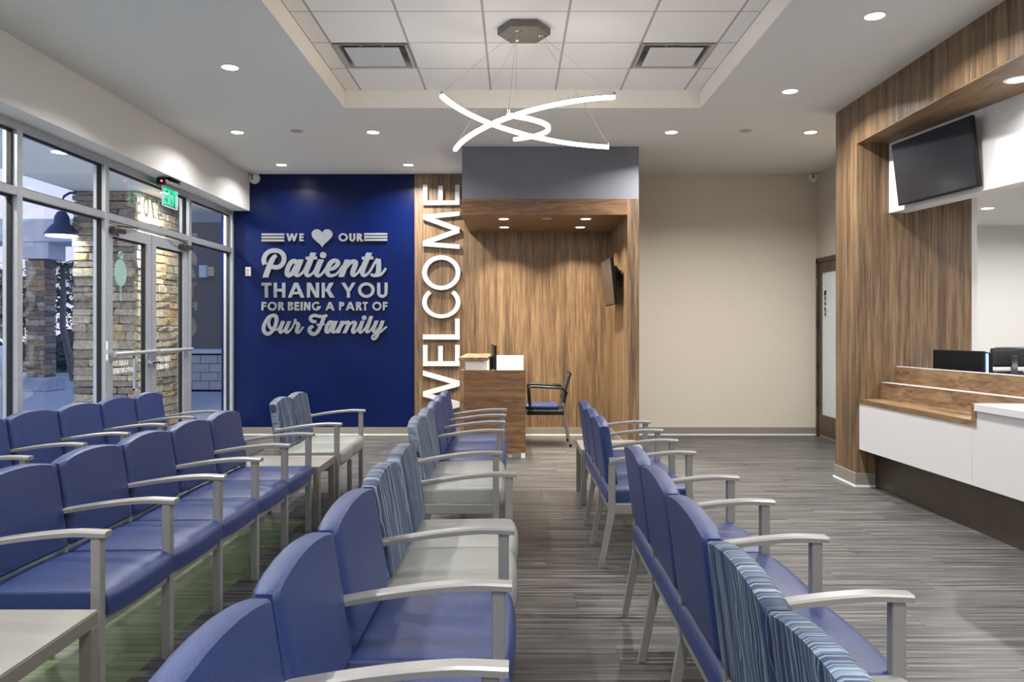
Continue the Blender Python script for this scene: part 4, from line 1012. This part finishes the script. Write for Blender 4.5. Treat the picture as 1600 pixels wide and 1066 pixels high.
def tree(x, y, h, r, label, seed):
    rnd = random.Random(seed); e_ = empty('tree', (x, y, 0), 0, label, 'tree')
    B().tube([(0, 0, -.02), (.1, 0, h * .4), (0, .1, h * .75)], [.14, .1, .05], 7).build('trunk', 'trunk', e_)
    b = B(); foliage(b, 1600, Vector((0, 0, h * .62)), (r, r, h * .4), .32, rnd); b.build('foliage', 'leaf', e_)
tree(-17.2, 33, 4.2, 2.6, 'dark round tree behind the distant pillar and palm', 5)
tree(-14.0, 19.5, 3.2, 1.8, 'dark bushy tree at the left picture edge beyond the window', 6)
tree(-23.5, 34.5, 4.0, 2.4, 'dark tree far left beyond the car park', 8)
pm = empty('palm_tree', (-12.6, 21.8, 0), 0, 'slender palm tree behind the distant stone pillar', 'tree')
B().tube([(0.35, 0, -.02), (.18, 0, .7), (.0, 0, 1.5), (.02, 0, 2.4), (.0, 0, 3.2)], [.13, .10, .08, .07, .06], 8).build('trunk', 'trunk', pm, 60)
rnd = random.Random(4)
for k in range(13):
    a = 2 * math.pi * k / 13 + rnd.uniform(-.2, .2); L = rnd.uniform(.9, 1.25); up = rnd.uniform(-.1, .8); fr = B(); spine = []
    for i in range(9):
        t_ = i / 8; spine.append(Vector((math.cos(a) * L * t_, math.sin(a) * L * t_, 3.2 + up * t_ - 1.0 * t_ * t_)))
    for i in range(1, 9):
        d = (spine[i] - spine[i - 1]).normalized(); sd = d.cross(Vector((0, 0, 1))).normalized()
        for sg in (-1, 1):
            for m_ in (0, .5):
                p = spine[i - 1].lerp(spine[i], m_); q = p + sd * sg * .34 * (1 - .5 * i / 9) + d * .16 - Vector((0, 0, .10))
                fr.b.faces.new([fr.b.verts.new(v) for v in (p, p + d * .035, q)])
    fr.tube(spine, .012, 4); fr.build('frond', 'leaf', pm)
car = empty('parked_car', (-14.2, 26.5, -.02), R(8), 'dark parked car behind the palm trunk far outside', 'car')
B().prism([(-2.1, .35), (-2.15, .75), (-1.9, .95), (-1.2, 1.0), (-.6, 1.42), (.8, 1.45), (1.5, 1.02), (2.1, .9), (2.2, .6), (2.15, .35)], 1, -.85, .85, .05).build('body', 'car', car)
B().prism([(-1.05, 1.0), (-.55, 1.36), (.72, 1.39), (1.3, 1.02)], 1, -.865, .865).build('side_window', 'screen', car)
for sx in (-1.35, 1.35):
    for sy in (-1, 1): B().lathe([(.33, sy * .72), (.33, sy * .9)], (sx, 0, .33), 18, 'Y').build('wheel', 'black', car)
for sx, m_ in ((-2.16, 'red_led'),):
    for sy in (-.6, .6): B().box(sx - .02, sx + .02, sy - .14, sy + .14, .72, .84).build('tail_light', plain('tail_red', (150, 30, 30), .3), car)
bk_ = empty('bike_rack', (-8.35, 12.4, -.02), 0, 'white bent tube rack outside at the left picture edge', 'rack')
B().tube([(-.0, -.3, 0), (0, -.3, .7), (0, -.2, .82), (0, .2, .82), (0, .3, .7), (0, .3, 0)], .025, 8).build('hoop', 'white', bk_, 60)
